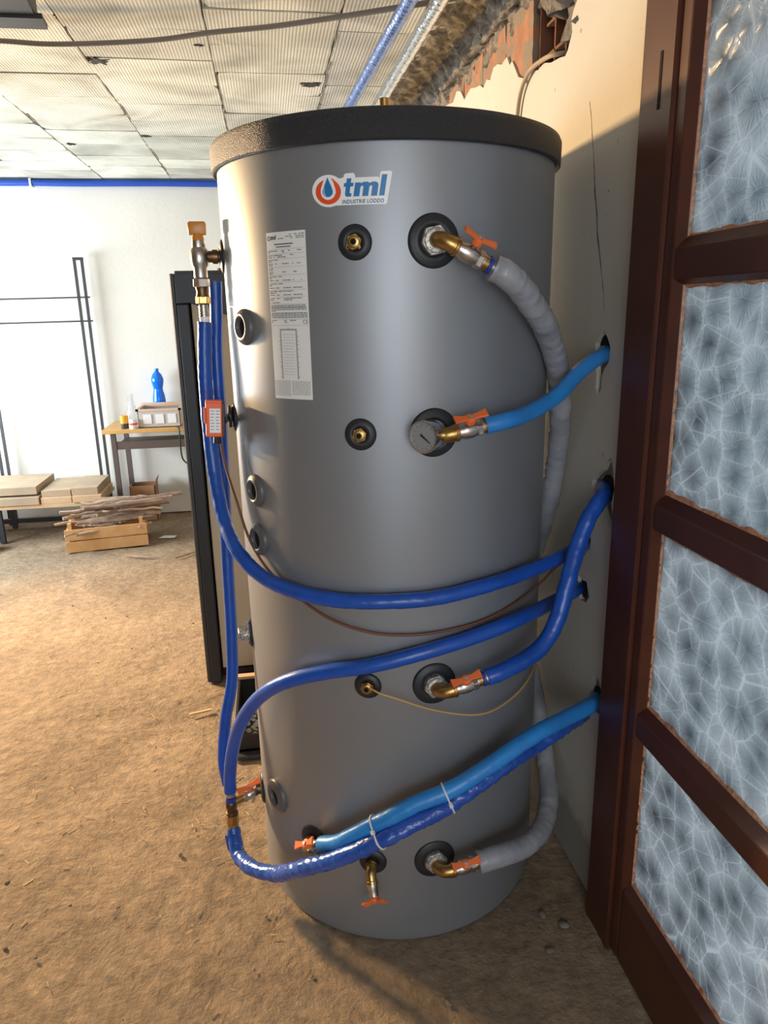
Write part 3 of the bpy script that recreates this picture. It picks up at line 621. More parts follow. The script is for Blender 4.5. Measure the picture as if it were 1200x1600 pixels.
# ------------------------------------------------------------------ valves and fittings
def ring_prof(r, z0, z1, b=0.0012): return [(r - b, z0), (r, z0 + b), (r, z1 - b), (r - b, z1)]
def handle(parent, p, axis, stem, half=0.037, m='orange'):
    """butterfly lever: two flared wings and a hub with a screw, stem is its normal"""
    Fm = frame(p, stem, axis); h = half
    hd = MB()
    wing = [(0.006, -.0075), (h * .45, -.0065), (h, -.0105), (h, .0105), (h * .45, .0065), (0.006, .0075)]
    for s in (1, -1):
        Mt = Fm @ Matrix.Rotation(-s * 0.16, 4, 'Y') @ Matrix.Scale(s, 4, (1, 0, 0))
        hd.prism(wing, 0.0, 0.0055, Mt)
    hd.lathe([(0.0115, -0.009), (0.0115, 0.004), (0.0095, 0.006)], Fm, 16)
    o = build('handle', hd, m, parent, 30, bevel=0.0008)
    build('handle_screw', MB().hexa(.0048, .005, .0095, Fm), 'zinc', o)
    build('stem', MB().lathe([(.0055, -.022), (.0055, -.004)], Fm, 12), 'nickel', parent, 40)
def valve_body(parent, p, axis, L=0.060, r=0.0175):
    Fm = frame(p, axis)
    b = MB().lathe([(r * .80, 0), (r * .86, .001), (r * .86, L * .12), (r, L * .2), (r * 1.06, L * .34), (r * 1.06, L * .58), (r * .95, L * .68), (r * .90, L * .76), (r * .90, L)], Fm, 24)
    o = build('body', b, 'nickel', parent, 35)
    build('cast_mark', MB().box(-.004, .004, r * 1.03, r * 1.09, L * .36, L * .56, Fm @ Matrix.Rotation(-0.6, 4, 'Z')), 'nickel', o)
    build('body_hex', MB().hexa(r * 1.12, L * .74, L * .93, Fm), 'nickel', parent, bevel=.0008)
    return o
def bend(p0, d0, d1, rad, n=8):
    """quarter-ish arc from direction d0 to d1"""
    d0 = Vector(d0).normalized(); d1 = Vector(d1).normalized(); ang = d0.angle(d1); nrm = (d1 - d0 * d1.dot(d0)).normalized()
    return [Vector(p0) + d0 * (rad * math.sin(ang * k / n)) + nrm * (rad * (1 - math.cos(ang * k / n))) for k in range(n + 1)]
def elbow_valve(name, label, th, z, tilt, nut_r=0.031, out=0.030, stemmix=(0.78, 0.62), ring=None, scale=1.0, nut=True, hz=0.0, L=0.060):
    """nut on the tank port, brass elbow turning into the tangent plane, ball valve and collar; returns end point and direction"""
    P = port(th, z, 0.0); n = Vector(P.col[2][:3]); t = Vector(P.col[0][:3]); base = Vector(P.translation)
    v = thing(name, label, 'valve', base)
    d = (t * math.cos(tilt) + zu * math.sin(tilt) + n * hz).normalized()
    s = (zu * math.cos(tilt) - t * math.sin(tilt)) * stemmix[0] + n * stemmix[1]; s = (s - d * s.dot(d)).normalized()
    if nut:
        build('nut', MB().hexa(nut_r, -.004, out * .62, P, 6, 0.2).lathe(ring_prof(nut_r * .8, out * .5, out * .78), P, 24), 'zinc', v, 30, bevel=.0015)
    e0 = base + n * (out * .6); rad = 0.026 * scale
    path = [e0] + bend(e0 + n * (out * .3), n, d, rad)
    last = path[-1]; path.append(last + d * 0.012)
    build('elbow', MB().tube(path, [0.0165 * scale] * (len(path) - 2) + [0.0175 * scale, 0.0175 * scale], 20), 'brass', v, 50)
    build('elbow_bead', MB().lathe(ring_prof(.0192 * scale, 0, .007), frame(last + d * .004, d), 24), 'brass', v, 40)
    p = last + d * 0.011
    valve_body(v, p, d, L, 0.0175 * scale)
    handle(v, p + d * (L * .46) + s * (0.0175 * scale + .016), d, s)
    q = p + d * L
    build('collar', MB().lathe(ring_prof(.0150 * scale, -.004, .011), frame(q, d), 20), 'brass', v, 40)
    if ring: 
        build('lock_ring', MB().lathe(ring_prof(.0185 * scale, .010, .018), frame(q, d), 24), ring, v, 40)
        build('ferrule', MB().lathe(ring_prof(.0165 * scale, .017, .030), frame(q, d), 24), 'nickel', v, 40)
    return v, q, d, s
vB1, q1, d1, s1 = elbow_valve('ball_valve', 'ball valve with orange handle angled downwards on the highest front port', TB, Z1, math.radians(-27), ring='blue_ring')
vB2, q2, d2, s2 = elbow_valve('ball_valve', 'ball valve with orange handle between the round pressure gauge and light blue hose', TB, Z2, math.radians(10), nut=False, L=.056)
vB3, q3, d3, s3 = elbow_valve('ball_valve', 'ball valve with orange handle above the thin yellow sensor wire', TB, Z3, math.radians(14), nut_r=.030, ring='blue_ring', L=.056)
vB4, q4, d4, s4 = elbow_valve('ball_valve', 'ball valve with orange handle joined to the grey hose near the floor', TB, Z4, math.radians(7), nut_r=.031, L=.056)

# pressure gauge on the second valve
P = port(TB, Z2, 0.03); n = Vector(P.col[2][:3]); t = Vector(P.col[0][:3])
gax = (n * 0.66 - t * 0.74 - zu * 0.02).normalized(); gp = Vector((0.316, 1.466, 1.366))
pg = thing('pressure_gauge', 'round chrome pressure gauge with grey dial in front of a black grommet', 'gauge', gp)
G = frame(gp, gax, zu)
build('case', MB().lathe([(.008, -.026), (.030, -.022), (.0325, -.018), (.0325, .010), (.0345, .011), (.0345, .016), (.0315, .0165), (.0305, .012), (.012, .0115)], G, 40), 'chrome', pg, 35)
dl = build('dial', MB().lathe([(.0305, .0095), (.0305, .0125)], G, 40), 'dial', pg)
for k in range(11):
    a = math.radians(-135 + 27 * k)
    build('dial_mark', MB().box(-.0006, .0006, .023, .028, .0126, .0130, G @ Matrix.Rotation(a, 4, 'Z')), 'ink', dl)
build('needle', MB().prism([(-.0022, -.008), (.0022, -.008), (.0008, .021), (-.0008, .021)], .0133, .0143, G @ Matrix.Rotation(2.5, 4, 'Z')), 'black', dl)
build('gauge_socket', MB().tube([Vector(P.translation) - n * .030, Vector(P.translation) + n * .012], .017, 16), 'brass_dark', pg, 40)
build('back_clamp', MB().lathe(ring_prof(.0265, -.030, -.022), G, 6), 'chrome', pg)

# valve C, low on the left front
P = port(TCc, 0.273, 0.0); n = Vector(P.col[2][:3]); t = Vector(P.col[0][:3])
vC, qC, dC, sC = elbow_valve('ball_valve', 'ball valve with orange handle where the lower light blue hose begins', TCc, 0.273, math.radians(35), nut=False, scale=.85, out=.022, L=.036, stemmix=(.7, .72))
build('port_socket', MB().lathe(ring_prof(.019, -.004, .030), P, 20), 'brass_dark', vC, 40)

# drain cock
P = port(TA, Z4, 0.0); n = Vector(P.col[2][:3]); t = Vector(P.col[0][:3]); b0 = Vector(P.translation)
dr = thing('drain_cock', 'small brass drain tap with downturned orange handle at the tank foot', 'tap', b0)
dd = (-zu * .80 + n * .42 + t * .20).normalized()
build('drain_socket', MB().lathe(ring_prof(.0165, -.004, .020), P, 20), 'brass_dark', dr, 40)
path = [b0 + n * .012] + bend(b0 + n * .022, n, dd, .022); path.append(path[-1] + dd * .012)
build('elbow', MB().tube(path, .0125, 16), 'brass', dr, 50)
pq = path[-1]
build('elbow_bead', MB().lathe(ring_prof(.0150, -.004, .004), frame(pq, dd), 20), 'brass', dr, 40)
build('body', MB().lathe([(.011, 0), (.0145, .004), (.0145, .014), (.0125, .018), (.0125, .032), (.010, .033)], frame(pq, dd), 20), 'nickel', dr, 35)
handle(dr, pq + dd * .042, (t * .85 + zu * .45), (n * .80 + dd * .6), .033)

# angle valve on the upper left port
P = port(TE, Z1, 0.0); n = Vector(P.col[2][:3]); b0 = Vector(P.translation)
vx, vy = -0.150, 1.889
va = thing('angle_valve', 'vertical angle valve with amber orange cap handle beside the tank top', 'valve', (vx, vy, Z1))
build('tail_pipe', MB().tube([b0 - n * .004, Vector((vx, vy, Z1))], .0135, 18), 'brass_dark', va, 40)
build('tail_bead', MB().lathe(ring_prof(.0195, .002, .010), P, 24).lathe(ring_prof(.0165, .012, .026), P, 18), 'brass_dark', va, 40)
V0 = Matrix.Translation((vx, vy, 0))
build('body', MB().lathe([(.010, 1.795), (.0155, 1.790), (.0165, 1.782), (.0165, 1.775), (.0215, 1.768), (.0225, 1.750), (.0205, 1.735), (.0165, 1.728), (.0165, 1.706), (.0145, 1.704)], V0, 24), 'nickel', va, 35)
build('union_nut', MB().hexa(.0205, 1.684, 1.703, V0, 6, .3), 'nickel', va, bevel=.0012)
build('union_cone', MB().lathe([(.0165, 1.685), (.0135, 1.672), (.0165, 1.662), (.0165, 1.660)], V0, 24), 'brass_dark', va, 35)
build('union_hex', MB().hexa(.0185, 1.645, 1.662, V0, 6, .1), 'brass', va, bevel=.0012)
rb = MB()
for k in range(5): rb.lathe(ring_prof(.0125, 1.640 - .0055 * k - .004, 1.640 - .0055 * k, .001), V0, 20)
rb.lathe([(.0108, 1.60), (.0108, 1.642)], V0, 20)
build('ribbed_tail', rb, 'nickel', va, 40)
build('clear_sleeve', MB().lathe([(.0118, 1.592), (.0118, 1.616)], V0, 20), 'sticker', va, 40)
hc = build('handle', MB().prism([(-.0205, 1.803), (.0205, 1.803), (.0215, 1.828), (.019, 1.833), (-.019, 1.833), (-.0215, 1.828)], -.008, .008, Matrix(((1, 0, 0, vx), (0, 0, 1, vy), (0, 1, 0, 0), (0, 0, 0, 1)))), 'amber', va, 40, bevel=.003, bseg=2)
build('handle_hub', MB().lathe([(.0145, 1.786), (.0145, 1.796), (.011, 1.806)], V0, 18), 'amber', va, 40)

# lower left valve and tee
P = port(TE, Z4, 0.0); n = Vector(P.col[2][:3]); b0 = Vector(P.translation)
tx, ty = -0.187, 1.855
end = Vector((tx, ty, Z4 - 0.010))
vl = thing('ball_valve', 'ball valve with orange handle joining the brass tee to the tank side', 'valve', b0)
dL = (end - b0).normalized()
build('port_nipple', MB().lathe(ring_prof(.0195, -.004, .022), P, 20), 'brass_dark', vl, 40)
valve_body(vl, b0 + dL * .018, dL, .050, .0165)
handle(vl, b0 + dL * .044 + (zu * .95 - Vector((0, .3, 0))).normalized() * .030, dL, zu * .9 - Vector((0, .42, 0)), .036)
tee = thing('tee_fitting', 'brass tee fitting stacked between two dark blue hoses left of tank', 'pipe fitting', (tx, ty, .13))
T0 = Matrix.Translation((tx, ty, 0))
build('branch', MB().tube([end, b0 + dL * .062], .0135, 16), 'brass', tee, 40)
build('upper_ferrule', MB().lathe(ring_prof(.0135, .268, .292), T0, 20), 'nickel', tee, 40)
build('blue_band', MB().lathe(ring_prof(.0155, .252, .266), T0, 20), 'blue_ring', tee, 40)
build('tee_body', MB().lathe([(.0135, .255), (.0165, .250), (.0165, .232), (.0145, .228), (.0145, .218), (.0175, .215), (.0175, .208), (.013, .206)], T0, 24), 'brass_dark', tee, 35)
build('tee_nut', MB().hexa(.0185, .176, .207, T0, 8), 'brass', tee, bevel=.001)
build('lower_bead', MB().lathe([(.013, .178), (.0165, .174), (.0165, .166), (.014, .163), (.0165, .158), (.0165, .150), (.012, .147)], T0, 24), 'brass', tee, 35)

# plug on the third left port
P = port(TE, Z3, 0.0)
pl = build('blanking_plug', MB().hexa(.033, 0, .012, P, 6, .2).lathe(ring_prof(.018, .010, .024), P, 16).hexa(.021, .016, .036, P, 4, .5), 'zinc', tank, bevel=.001)

# thermostat box on the second left port
P = port(TE, Z2, 0.0); n = Vector(P.col[2][:3]); b0 = Vector(P.translation)
tb = thing('thermostat_box', 'orange-red thermostat box with white sticker clipped in front of blue hose', 'thermostat', (-0.139, 1.825, 1.33))
B0 = Matrix.Translation((-0.139, 1.825, 1.372)) @ Matrix.Rotation(0.06, 4, 'Y') @ Matrix.Rotation(0.10, 4, 'Z')
hs = build('housing', MB().box(-.0235, .016, -.022, .020, -.043, .043, B0), 'orange_box', tb, bevel=.003, bseg=2)
build('housing_lip', MB().box(-.0235, .0155, -.024, -.008, .040, .047, B0).box(-.028, -.0225, -.020, .0, -.01, .028, B0), 'orange_box', hs, bevel=.0015)
st = build('sticker', MB().box(-.0145, .0115, -.0235, -.0221, -.032, .027, B0), 'sticker', hs)
for k in range(7):
    for c in range(2):
        build('sticker_print', MB().box(-.012 + c * .0125, -.012 + c * .0125 + rnd.uniform(.006, .010), -.0241, -.0236, .020 - .0075 * k, .0222 - .0075 * k, B0), 'ink_pale', st)
build('back_plate', MB().box(.0155, .022, -.018, .022, -.045, .040, B0), 'black', tb, bevel=.001)
build('cable_gland', MB().lathe(ring_prof(.010, -.062, -.042), B0 @ Matrix.Translation((0.004, 0, 0)), 12), 'black', tb)
kx = B0 @ Vector((.022, 0, -.004))
build('shaft', MB().tube([kx, Vector((b0.x - .016, b0.y - .02, Z2 + .004))], .009, 14), 'black', tb, 40)
build('knob', MB().lathe(ring_prof(.028, .008, .017, .002), frame(b0 + Vector((0, -.012, .004)) , n), 28), 'black', tb, 40)

# ------------------------------------------------------------------ hoses
def hose(name, label, cat, pts, r, m, wrinkle=0.0, rings=0.0, seg=16, step=.006, group=None):
    path = smooth_path(pts, step); sd = hash(label) % 97 if False else len(label)
    def rf(i, a):
        s = i * step
        q = 1.0
        if wrinkle: q += wrinkle * (noise.noise((s * 30, math.cos(a) * 1.4, math.sin(a) * 1.4 + sd)) + .6 * noise.noise((s * 90, math.cos(a) * 2.5, math.sin(a) * 2.5 + sd)))
        if rings: q += rings * (noise.noise((s * 110 + 1.2 * math.cos(a + 1), 0.4 * math.cos(a), sd + 0.4 * math.sin(a))))
        return q
    o = build(name, MB().tube(path, r, seg, rfun=rf), m, None, 60, loc=path[0])
    PATHS[o.name] = path
    return tag(o, label, cat, group)
PATHS = {}
G_ = 'insulated hoses around the tank'
hose('insulated_hose', 'dark blue hose hanging from the angle valve and looping round the tank middle', 'hose',
     [(-0.150, 1.889, 1.602), (-0.157, 1.888, 1.52), (-0.16, 1.886, 1.467), (-0.161, 1.885, 1.338), (-0.155, 1.87, 1.215), (-0.138, 1.82, 1.116), (-0.104, 1.74, 1.051), (-0.055, 1.683, 1.009), (0.012, 1.617, 0.99), (0.112, 1.547, 0.983), (0.224, 1.506, 0.985), (0.341, 1.498, 0.988), (0.469, 1.523, 0.998), (0.605, 1.596, 1.0), (0.713, 1.66, 1.007), (0.769, 1.69, 1.014), (0.835, 1.79, 0.993)], .0178, 'blue', .05, .06)
hose('insulated_hose', 'straight dark blue hose running down behind the looping hose, left of tank', 'hose',
     [(-0.122, 1.975, 1.70), (-0.127, 1.97, 1.60), (-0.132, 1.965, 1.541), (-0.137, 1.96, 1.308), (-0.144, 1.96, 1.095), (-0.149, 1.95, 0.912), (-0.153, 1.935, 0.726), (-0.162, 1.92, 0.596), (-0.183, 1.91, 0.507), (-0.198, 1.905, 0.417), (-0.203, 1.900, 0.345), (-.196, 1.893, .285)], .0165, 'blue', .03, .03)
hose('insulated_hose', 'wrinkled dark blue hose rising from a valve to the highest dark hose hole', 'hose',
     [tuple(q3 + d3 * .022), tuple(q3 + d3 * .06), (0.611, 1.53, 0.822), (0.658, 1.55, 0.88), (0.688, 1.57, 0.962), (0.723, 1.6, 1.049), (0.761, 1.62, 1.123), (0.804, 1.64, 1.169), (0.835, 1.701, 1.175)], .0205, 'blue', .05, .07)
hose('insulated_hose', 'dark blue hose sweeping from wall across tank down to the brass tee', 'hose',
     [(0.835, 1.812, 0.858), (0.776, 1.73, 0.875), (0.701, 1.68, 0.873), (0.543, 1.548, 0.888), (0.437, 1.513, 0.875), (0.31, 1.497, 0.854), (0.192, 1.515, 0.824), (0.09, 1.553, 0.798), (-0.001, 1.604, 0.757), (-0.077, 1.69, 0.671), (-0.134, 1.76, 0.56), (-0.168, 1.82, 0.436), (-0.184, 1.85, 0.334), (-0.187, 1.855, 0.285)], .0182, 'blue', .02, .015)
hB = hose('insulated_hose', 'wrinkled blue hose hooking from the brass tee under the light blue hose', 'hose',
     [(-0.187, 1.853, 0.158), (-0.175, 1.805, 0.111), (-0.131, 1.72, 0.127), (-0.068, 1.650, 0.160), (0.001, 1.554, 0.25), (0.095, 1.473, 0.338), (0.187, 1.443, 0.398), (0.28, 1.437, 0.442), (0.369, 1.449, 0.473), (0.464, 1.476, 0.511), (0.539, 1.510, 0.528), (0.617, 1.56, 0.527), (0.711, 1.60, 0.548), (0.835, 1.70, 0.530)], .0205, 'blue_film_pale', .08, .16)
hA = hose('insulated_hose', 'light blue hose strapped to a dark one, sloping up to the lowest wall hole', 'hose',
     [tuple(qC + dC * .004), (0.1, 1.511, 0.351), (0.13, 1.492, 0.381), (0.206, 1.461, 0.44), (0.282, 1.448, 0.485), (0.359, 1.443, 0.514), (0.457, 1.457, 0.555), (0.564, 1.49, 0.594), (0.641, 1.52, 0.609), (0.726, 1.56, 0.612), (0.783, 1.59, 0.612), (0.835, 1.653, 0.592)], .0205, 'light_blue', .04, .04)
hose('insulated_hose', 'light blue hose from the gauge valve curving up into the wall', 'hose',
     [tuple(q2 + d2 * .006), tuple(q2 + d2 * .05), (0.57, 1.54, 1.397), (0.653, 1.6, 1.423), (0.724, 1.645, 1.47), (0.774, 1.67, 1.496), (0.81, 1.692, 1.506), (0.835, 1.745, 1.511)], .0185, 'light_blue', .03, .03)
hose('insulated_hose', 'thick grey hose arching from the highest valve down behind the tank', 'hose',
     [tuple(q1 + d1 * .022), tuple(q1 + d1 * .065), (0.577, 1.545, 1.611), (0.644, 1.635, 1.549), (0.697, 1.71, 1.469), (0.737, 1.78, 1.364), (0.768, 1.866, 1.228), (0.770, 1.902, 1.101), (0.770, 1.952, 1.0), (.768, 2.05, .84), (.76, 2.16, .72)], .0275, 'grey_hose', .06, .11)
hose('insulated_hose', 'thick grey hose curving up from the lowest valve behind the tank', 'hose',
     [tuple(q4 + d4 * .006), tuple(q4 + d4 * .05), (0.59, 1.525, 0.255), (0.665, 1.6, 0.24), (0.718, 1.69, 0.253), (0.752, 1.8, 0.279), (0.767, 1.886, 0.355), (0.768, 1.94, 0.424), (.765, 2.06, .55), (.75, 2.2, .62)], .0275, 'grey_hose', .05, .07)
tag(build('capillary_tube', MB().tube(smooth_path([(-0.132, 1.826, 1.325), (-0.124, 1.82, 1.257), (-0.099, 1.76, 1.172), (-0.074, 1.757, 1.073), (-0.033, 1.699, 1.012), (0.040, 1.616, 0.962), (0.110, 1.566, 0.924), (0.197, 1.530, 0.9), (0.299, 1.513, 0.893), (0.443, 1.533, 0.899), (0.557, 1.590, 0.913), (0.664, 1.675, 0.934), (0.714, 1.70, 0.964), (0.84, 1.757, 0.979)]), .0034, 8), 'capillary', None, 60, loc=(-0.132, 1.826, 1.325)), 'thin brown capillary tube sagging across the tank from the thermostat box', 'cable')
tag(build('sensor_wire', MB().tube(smooth_path([(0.184, 1.525, 0.765), (0.205, 1.507, 0.757), (0.248, 1.496, 0.742), (0.339, 1.491, 0.704), (0.456, 1.508, 0.670), (0.548, 1.567, 0.664), (0.625, 1.640, 0.677), (0.702, 1.79, 0.682), (0.737, 1.878, 0.729), (.745, 2.0, .80)]), .0024, 8), 'yellow_wire', None, 60, loc=(0.184, 1.525, 0.765)), 'thin yellow sensor wire drooping from the third front sensor pocket', 'cable')
LIGHT_PATH, DARK_PATH = PATHS[hA.name], PATHS[hB.name]
def zip_tie(x, label):
    """strap round the light and the dark hose where both cross the plane at x"""
    lp = min(LIGHT_PATH, key=lambda p: abs(p.x - x)); i = LIGHT_PATH.index(lp); ax = (LIGHT_PATH[i + 1] - LIGHT_PATH[i - 1]).normalized()
    dp = min(DARK_PATH, key=lambda p: abs((p - lp).dot(ax)) + .1 * (p - lp).length); u = dp - lp; u = u - ax * u.dot(ax); half = u.length / 2; u.normalize(); v_ = ax.cross(u)
    c = lp + u * half; rr = .0222; pts = []
    for k in range(33):
        an = 2 * PI * k / 32; e = half if math.cos(an) > 0 else -half
        pts.append(c + u * (e + rr * math.cos(an)) + v_ * (rr * math.sin(an)))
    t_ = thing('cable_tie', label, 'cable tie', c, 'cable ties on the lower hoses')
    build('strap', MB().tube(pts, .0024, 6), 'tie', t_, 40)
    Fm = frame(c - v_ * .024 if v_.y > 0 else c + v_ * .024, u, ax)
    build('lock_head', MB().box(-.004, .004, -.004, .004, -.005, .005, Fm), 'tie', t_)
zip_tie(0.185, 'white cable tie round both hoses near the lower light blue valve')
zip_tie(0.352, 'white cable tie round both hoses at mid-slope, further from the valve')
# torn flap of film at the hooked hose's start
tag(build('film_scrap', MB().prism([(0, 0), (.012, -.006), (.020, -.05), (.012, -.07), (.004, -.045)], -.001, .001, Matrix(((1, 0, 0, -.212), (0, 0, 1, 1.838), (0, 1, 0, .150), (0, 0, 0, 1)))), 'blue_film_pale', None), 'torn scrap of pale blue hose film hanging under the brass tee', 'film scrap')

# ------------------------------------------------------------------ boiler cabinet and ash pan behind the tank
cb = thing('boiler_cabinet', 'tall black-framed cabinet with cream front panel behind the tank', 'cabinet', (-0.36, 3.05, 0))
build('side_panel', MB().box(-0.365, -0.345, 3.06, 3.70, 0.0, 1.775).box(.345, .365, 3.06, 3.7, 0, 1.775).box(-.345, .345, 3.6, 3.7, 0, 1.77), 'steel_dark', cb, bevel=.004)
for xa in (-0.345, 0.299): build('post', MB().box(xa, xa + 0.046, 3.05, 3.11, 0.0, 1.66), 'navy_black', cb, bevel=.004)
build('top_band', MB().prism([(-0.345, 1.66), (-0.290, 1.662), (-0.13, 1.608), (0.13, 1.608), (.290, 1.662), (.345, 1.66), (0.345, 1.775), (-0.345, 1.775)], 3.05, 3.10, Matrix(((1, 0, 0, 0), (0, 0, 1, 0), (0, 1, 0, 0), (0, 0, 0, 1)))), 'navy_black', cb, bevel=.003)
build('front_panel', MB().box(-0.292, 0.292, 3.075, 3.10, 0.06, 1.70), 'cream', cb, bevel=.003)
build('plinth', MB().box(-0.27, 0.27, 3.07, 3.10, 0.0, 0.055), 'black', cb)
build('top_plate', MB().box(-0.345, 0.345, 3.06, 3.70, 1.765, 1.785), 'navy_black', cb, bevel=.003)
tag(build('lamp_clip', MB().lathe([(.014, 0), (.014, .02), (.008, .028)], Matrix.Translation((-.25, 3.12, 1.785)), 14).lathe([(.02, 0), (.02, .012)], Matrix.Translation((-.165, 3.14, 1.785)), 14), 'stick', None, 40, loc=(-.25, 3.12, 1.785)), 'small brown knob lying on top of the black cabinet', 'knob')
ap = thing('ash_pan', 'low black metal ash pan with spilled white ash on its front', 'ash pan', (-0.02, 2.5, 0))
build('pan_body', MB().box(-0.215, 0.25, 2.46, 2.86, 0.012, 0.028).box(-0.215, 0.25, 2.46, 2.475, 0.012, 0.085).box(-0.215, 0.25, 2.845, 2.86, 0.012, 0.12).box(-0.215, -0.20, 2.46, 2.86, 0.012, 0.12).box(.235, 0.25, 2.46, 2.86, 0.012, 0.12), 'black', ap, bevel=.003)
build('pan_lip', MB().box(-0.22, 0.255, 2.425, 2.462, 0.0, 0.016), 'steel_dark', ap, bevel=.003)
build('pan_rim', MB().box(-0.215, 0.25, 2.835, 2.865, 0.12, 0.132), 'board_pale', ap)
am = MB()
for k in range(60):
    x = random.gauss(-.14, .04); y = random.uniform(2.49, 2.75); r = random.uniform(.004, .014); x = min(max(x, -.19), .2)
    am.lathe([(r, 0), (r * .8, r * .5), (r * .2, r * .8)], Matrix.Translation((x, y, .028)), 7)
a_ = build('ash', am, 'ash', ap); a_['kind'] = 'stuff'

# ------------------------------------------------------------------ things under the ceiling
tag(build('ceiling_cable', MB().tube(smooth_path([(-2.4, 3.10, 2.56), (-1.6, 3.06, 2.555), (-1.1, 3.05, 2.55), (-0.858, 3.041, 2.552), (-0.722, 3.048, 2.549), (-0.579, 3.034, 2.549), (-0.308, 2.971, 2.55), (-0.127, 2.893, 2.552), (0.069, 2.816, 2.55), (0.277, 2.718, 2.55), (0.473, 2.615, 2.55), (0.656, 2.513, 2.55), (.80, 2.40, 2.55)], .02), .0085, 10), 'grey_cable', None, 60, loc=(-0.5, 3.03, 2.55)), 'grey cable slung crosswise below the ceiling tiles', 'cable')
def foil_tube(name, label, pts, r, m, rg):
    path = smooth_path(pts, .008)
    o = build(name, MB().tube(path, r, 16, rfun=lambda i, a: 1 + rg * math.sin(i * 1.9 + .6 * math.sin(a)) + .10 * noise.noise((i * .5, math.cos(a), math.sin(a)))), m, None, 60, loc=path[0]); tag(o, label, 'pipe')
foil_tube('foil_pipe', 'blue foil-wrapped pipe under the ceiling above the tank', [(0.49, 1.7, 2.50), (0.475, 2.415, 2.50), (0.458, 2.79, 2.50), (0.426, 3.53, 2.50), (.40, 4.6, 2.50), (.38, 6.1, 2.50)], .021, 'foil_blue', .07)
foil_tube('foil_pipe', 'silver foil-wrapped pipe under the ceiling next to the broken wall', [(0.585, 1.7, 2.515), (0.572, 2.405, 2.51), (0.566, 2.813, 2.51), (0.558, 3.40, 2.51), (.545, 4.6, 2.51), (.53, 6.1, 2.51)], .024, 'foil_silver', .03)
cbx = thing('ceiling_box', 'dark grey box hung under the ceiling at the upper left corner', 'box', (-0.95, 2.55, 2.45))
build('housing', MB().prism([(-1.30, 1.95), (-0.560, 1.95), (-0.640, 2.70), (-1.30, 2.70)], 2.505, 2.60), 'steel_dark', cbx, bevel=.004)
build('front_lip', MB().prism([(-1.30, 2.655), (-.618, 2.655), (-.626, 2.745), (-1.30, 2.745)], 2.497, 2.512), 'steel_dark', cbx)
bp_ = thing('wall_pipe', 'long blue pipe fixed along the back wall under the ceiling', 'pipe', (-1.2, YB - .03, 2.575))
build('pipe', MB().tube(smooth_path([(x, YB - 0.028, 2.578 + .004 * noise.noise((x * 2, 0, 0))) for x in [-3.15 + .3 * i for i in range(13)]], .05), .024, 12), 'blue_pipe', bp_, 60)
for x in (-1.66, -2.6): build('pipe_clip', MB().box(x, x + .014, YB - .056, YB, 2.548, 2.606), 'tie', bp_)
tag(build('wall_wire', MB().tube(smooth_path([(0.90, 2.05, 2.275), (0.80, 2.079, 2.266), (0.797, 2.13, 2.274), (0.797, 2.183, 2.279), (0.797, 2.24, 2.281), (0.797, 2.285, 2.274), (0.798, 2.33, 2.252), (0.799, 2.355, 2.225), (0.800, 2.370, 2.19), (.800, 2.38, 2.12), (.80, 2.385, 2.0), (.80, 2.39, 1.8)]), .0065, 8), 'board', None, 60, loc=(0.80, 2.079, 2.266)), 'thin beige conduit coming out of the broken hollow brick', 'cable')

# ------------------------------------------------------------------ back of the room
rk = thing('metal_rack', 'tall thin black metal frame standing against the back wall', 'frame', (-1.4, 6.05, 0))
for x in (-1.412, -1.358, -2.165, -2.115): build('upright', MB().box(x, x + .018, 6.04, 6.065, 0, 2.045), 'steel_dark', rk)
for x in (-1.412, -2.165): build('cap', MB().box(x, x + .072, 6.035, 6.07, 2.03, 2.05), 'steel_dark', rk)
for z in (1.755, 1.580): build('crossbar', MB().tube([(-2.18, 6.035, z), (-1.318, 6.035, z + .006)], .006, 8), 'steel_dark', rk)

tbz = 0.800
tbl = thing('work_table', 'small table with orange-brown top and dark steel legs by the wall', 'table', (-0.9, 5.85, 0))
build('tabletop', MB().box(-1.262, -0.20, 5.60, 6.10, tbz - .030, tbz), 'table_wood', tbl, bevel=.003)
for x, y in ((-1.215, 5.66), (-1.19, 6.03), (-.28, 5.66), (-.28, 6.03)): build('leg', MB().box(x, x + .035, y, y + .035, 0, tbz - .03), 'table_steel', tbl)
build('under_shelf', MB().box(-1.18, -.25, 5.68, 6.05, .655, .672), 'table_steel', tbl); build('shelf_lip', MB().box(-1.18, -.25, 5.665, 5.68, .640, .700), 'table_steel', tbl)
sb = thing('storage_bin', 'pale clear-sided bin with brown rim standing on the table', 'bin', (-.84, 5.75, tbz))
build('bin_wall', MB().box(-1.00, -.69, 5.65, 5.655, tbz, .93).box(-1.00, -.69, 5.935, 5.94, tbz, .93).box(-1.0, -.995, 5.65, 5.94, tbz, .93).box(-.695, -.69, 5.65, 5.94, tbz, .93).box(-1, -.69, 5.65, 5.94, tbz, tbz + .006), 'bin', sb)
build('bin_rim', MB().box(-1.01, -.68, 5.64, 5.66, .925, .94).box(-1.01, -.68, 5.93, 5.95, .925, .955).box(-1.01, -.99, 5.64, 5.95, .925, .94).box(-.70, -.68, 5.64, 5.95, .925, .94), 'bin_rim', sb)
build('bin_contents', MB().box(-.97, -.73, 5.68, 5.91, tbz + .02, .91), 'cardboard', sb)
for k in range(3): build('bin_rib', MB().box(-.96 + .09 * k, -.90 + .09 * k, 5.644, 5.651, tbz + .03, .90), 'white_paper', sb)
bt = thing('water_bottle', 'bright blue plastic water bottle with a pinched waist on the table', 'bottle', (-.885, 6.03, tbz))
BM = Matrix.Translation((-.885, 6.03, tbz))
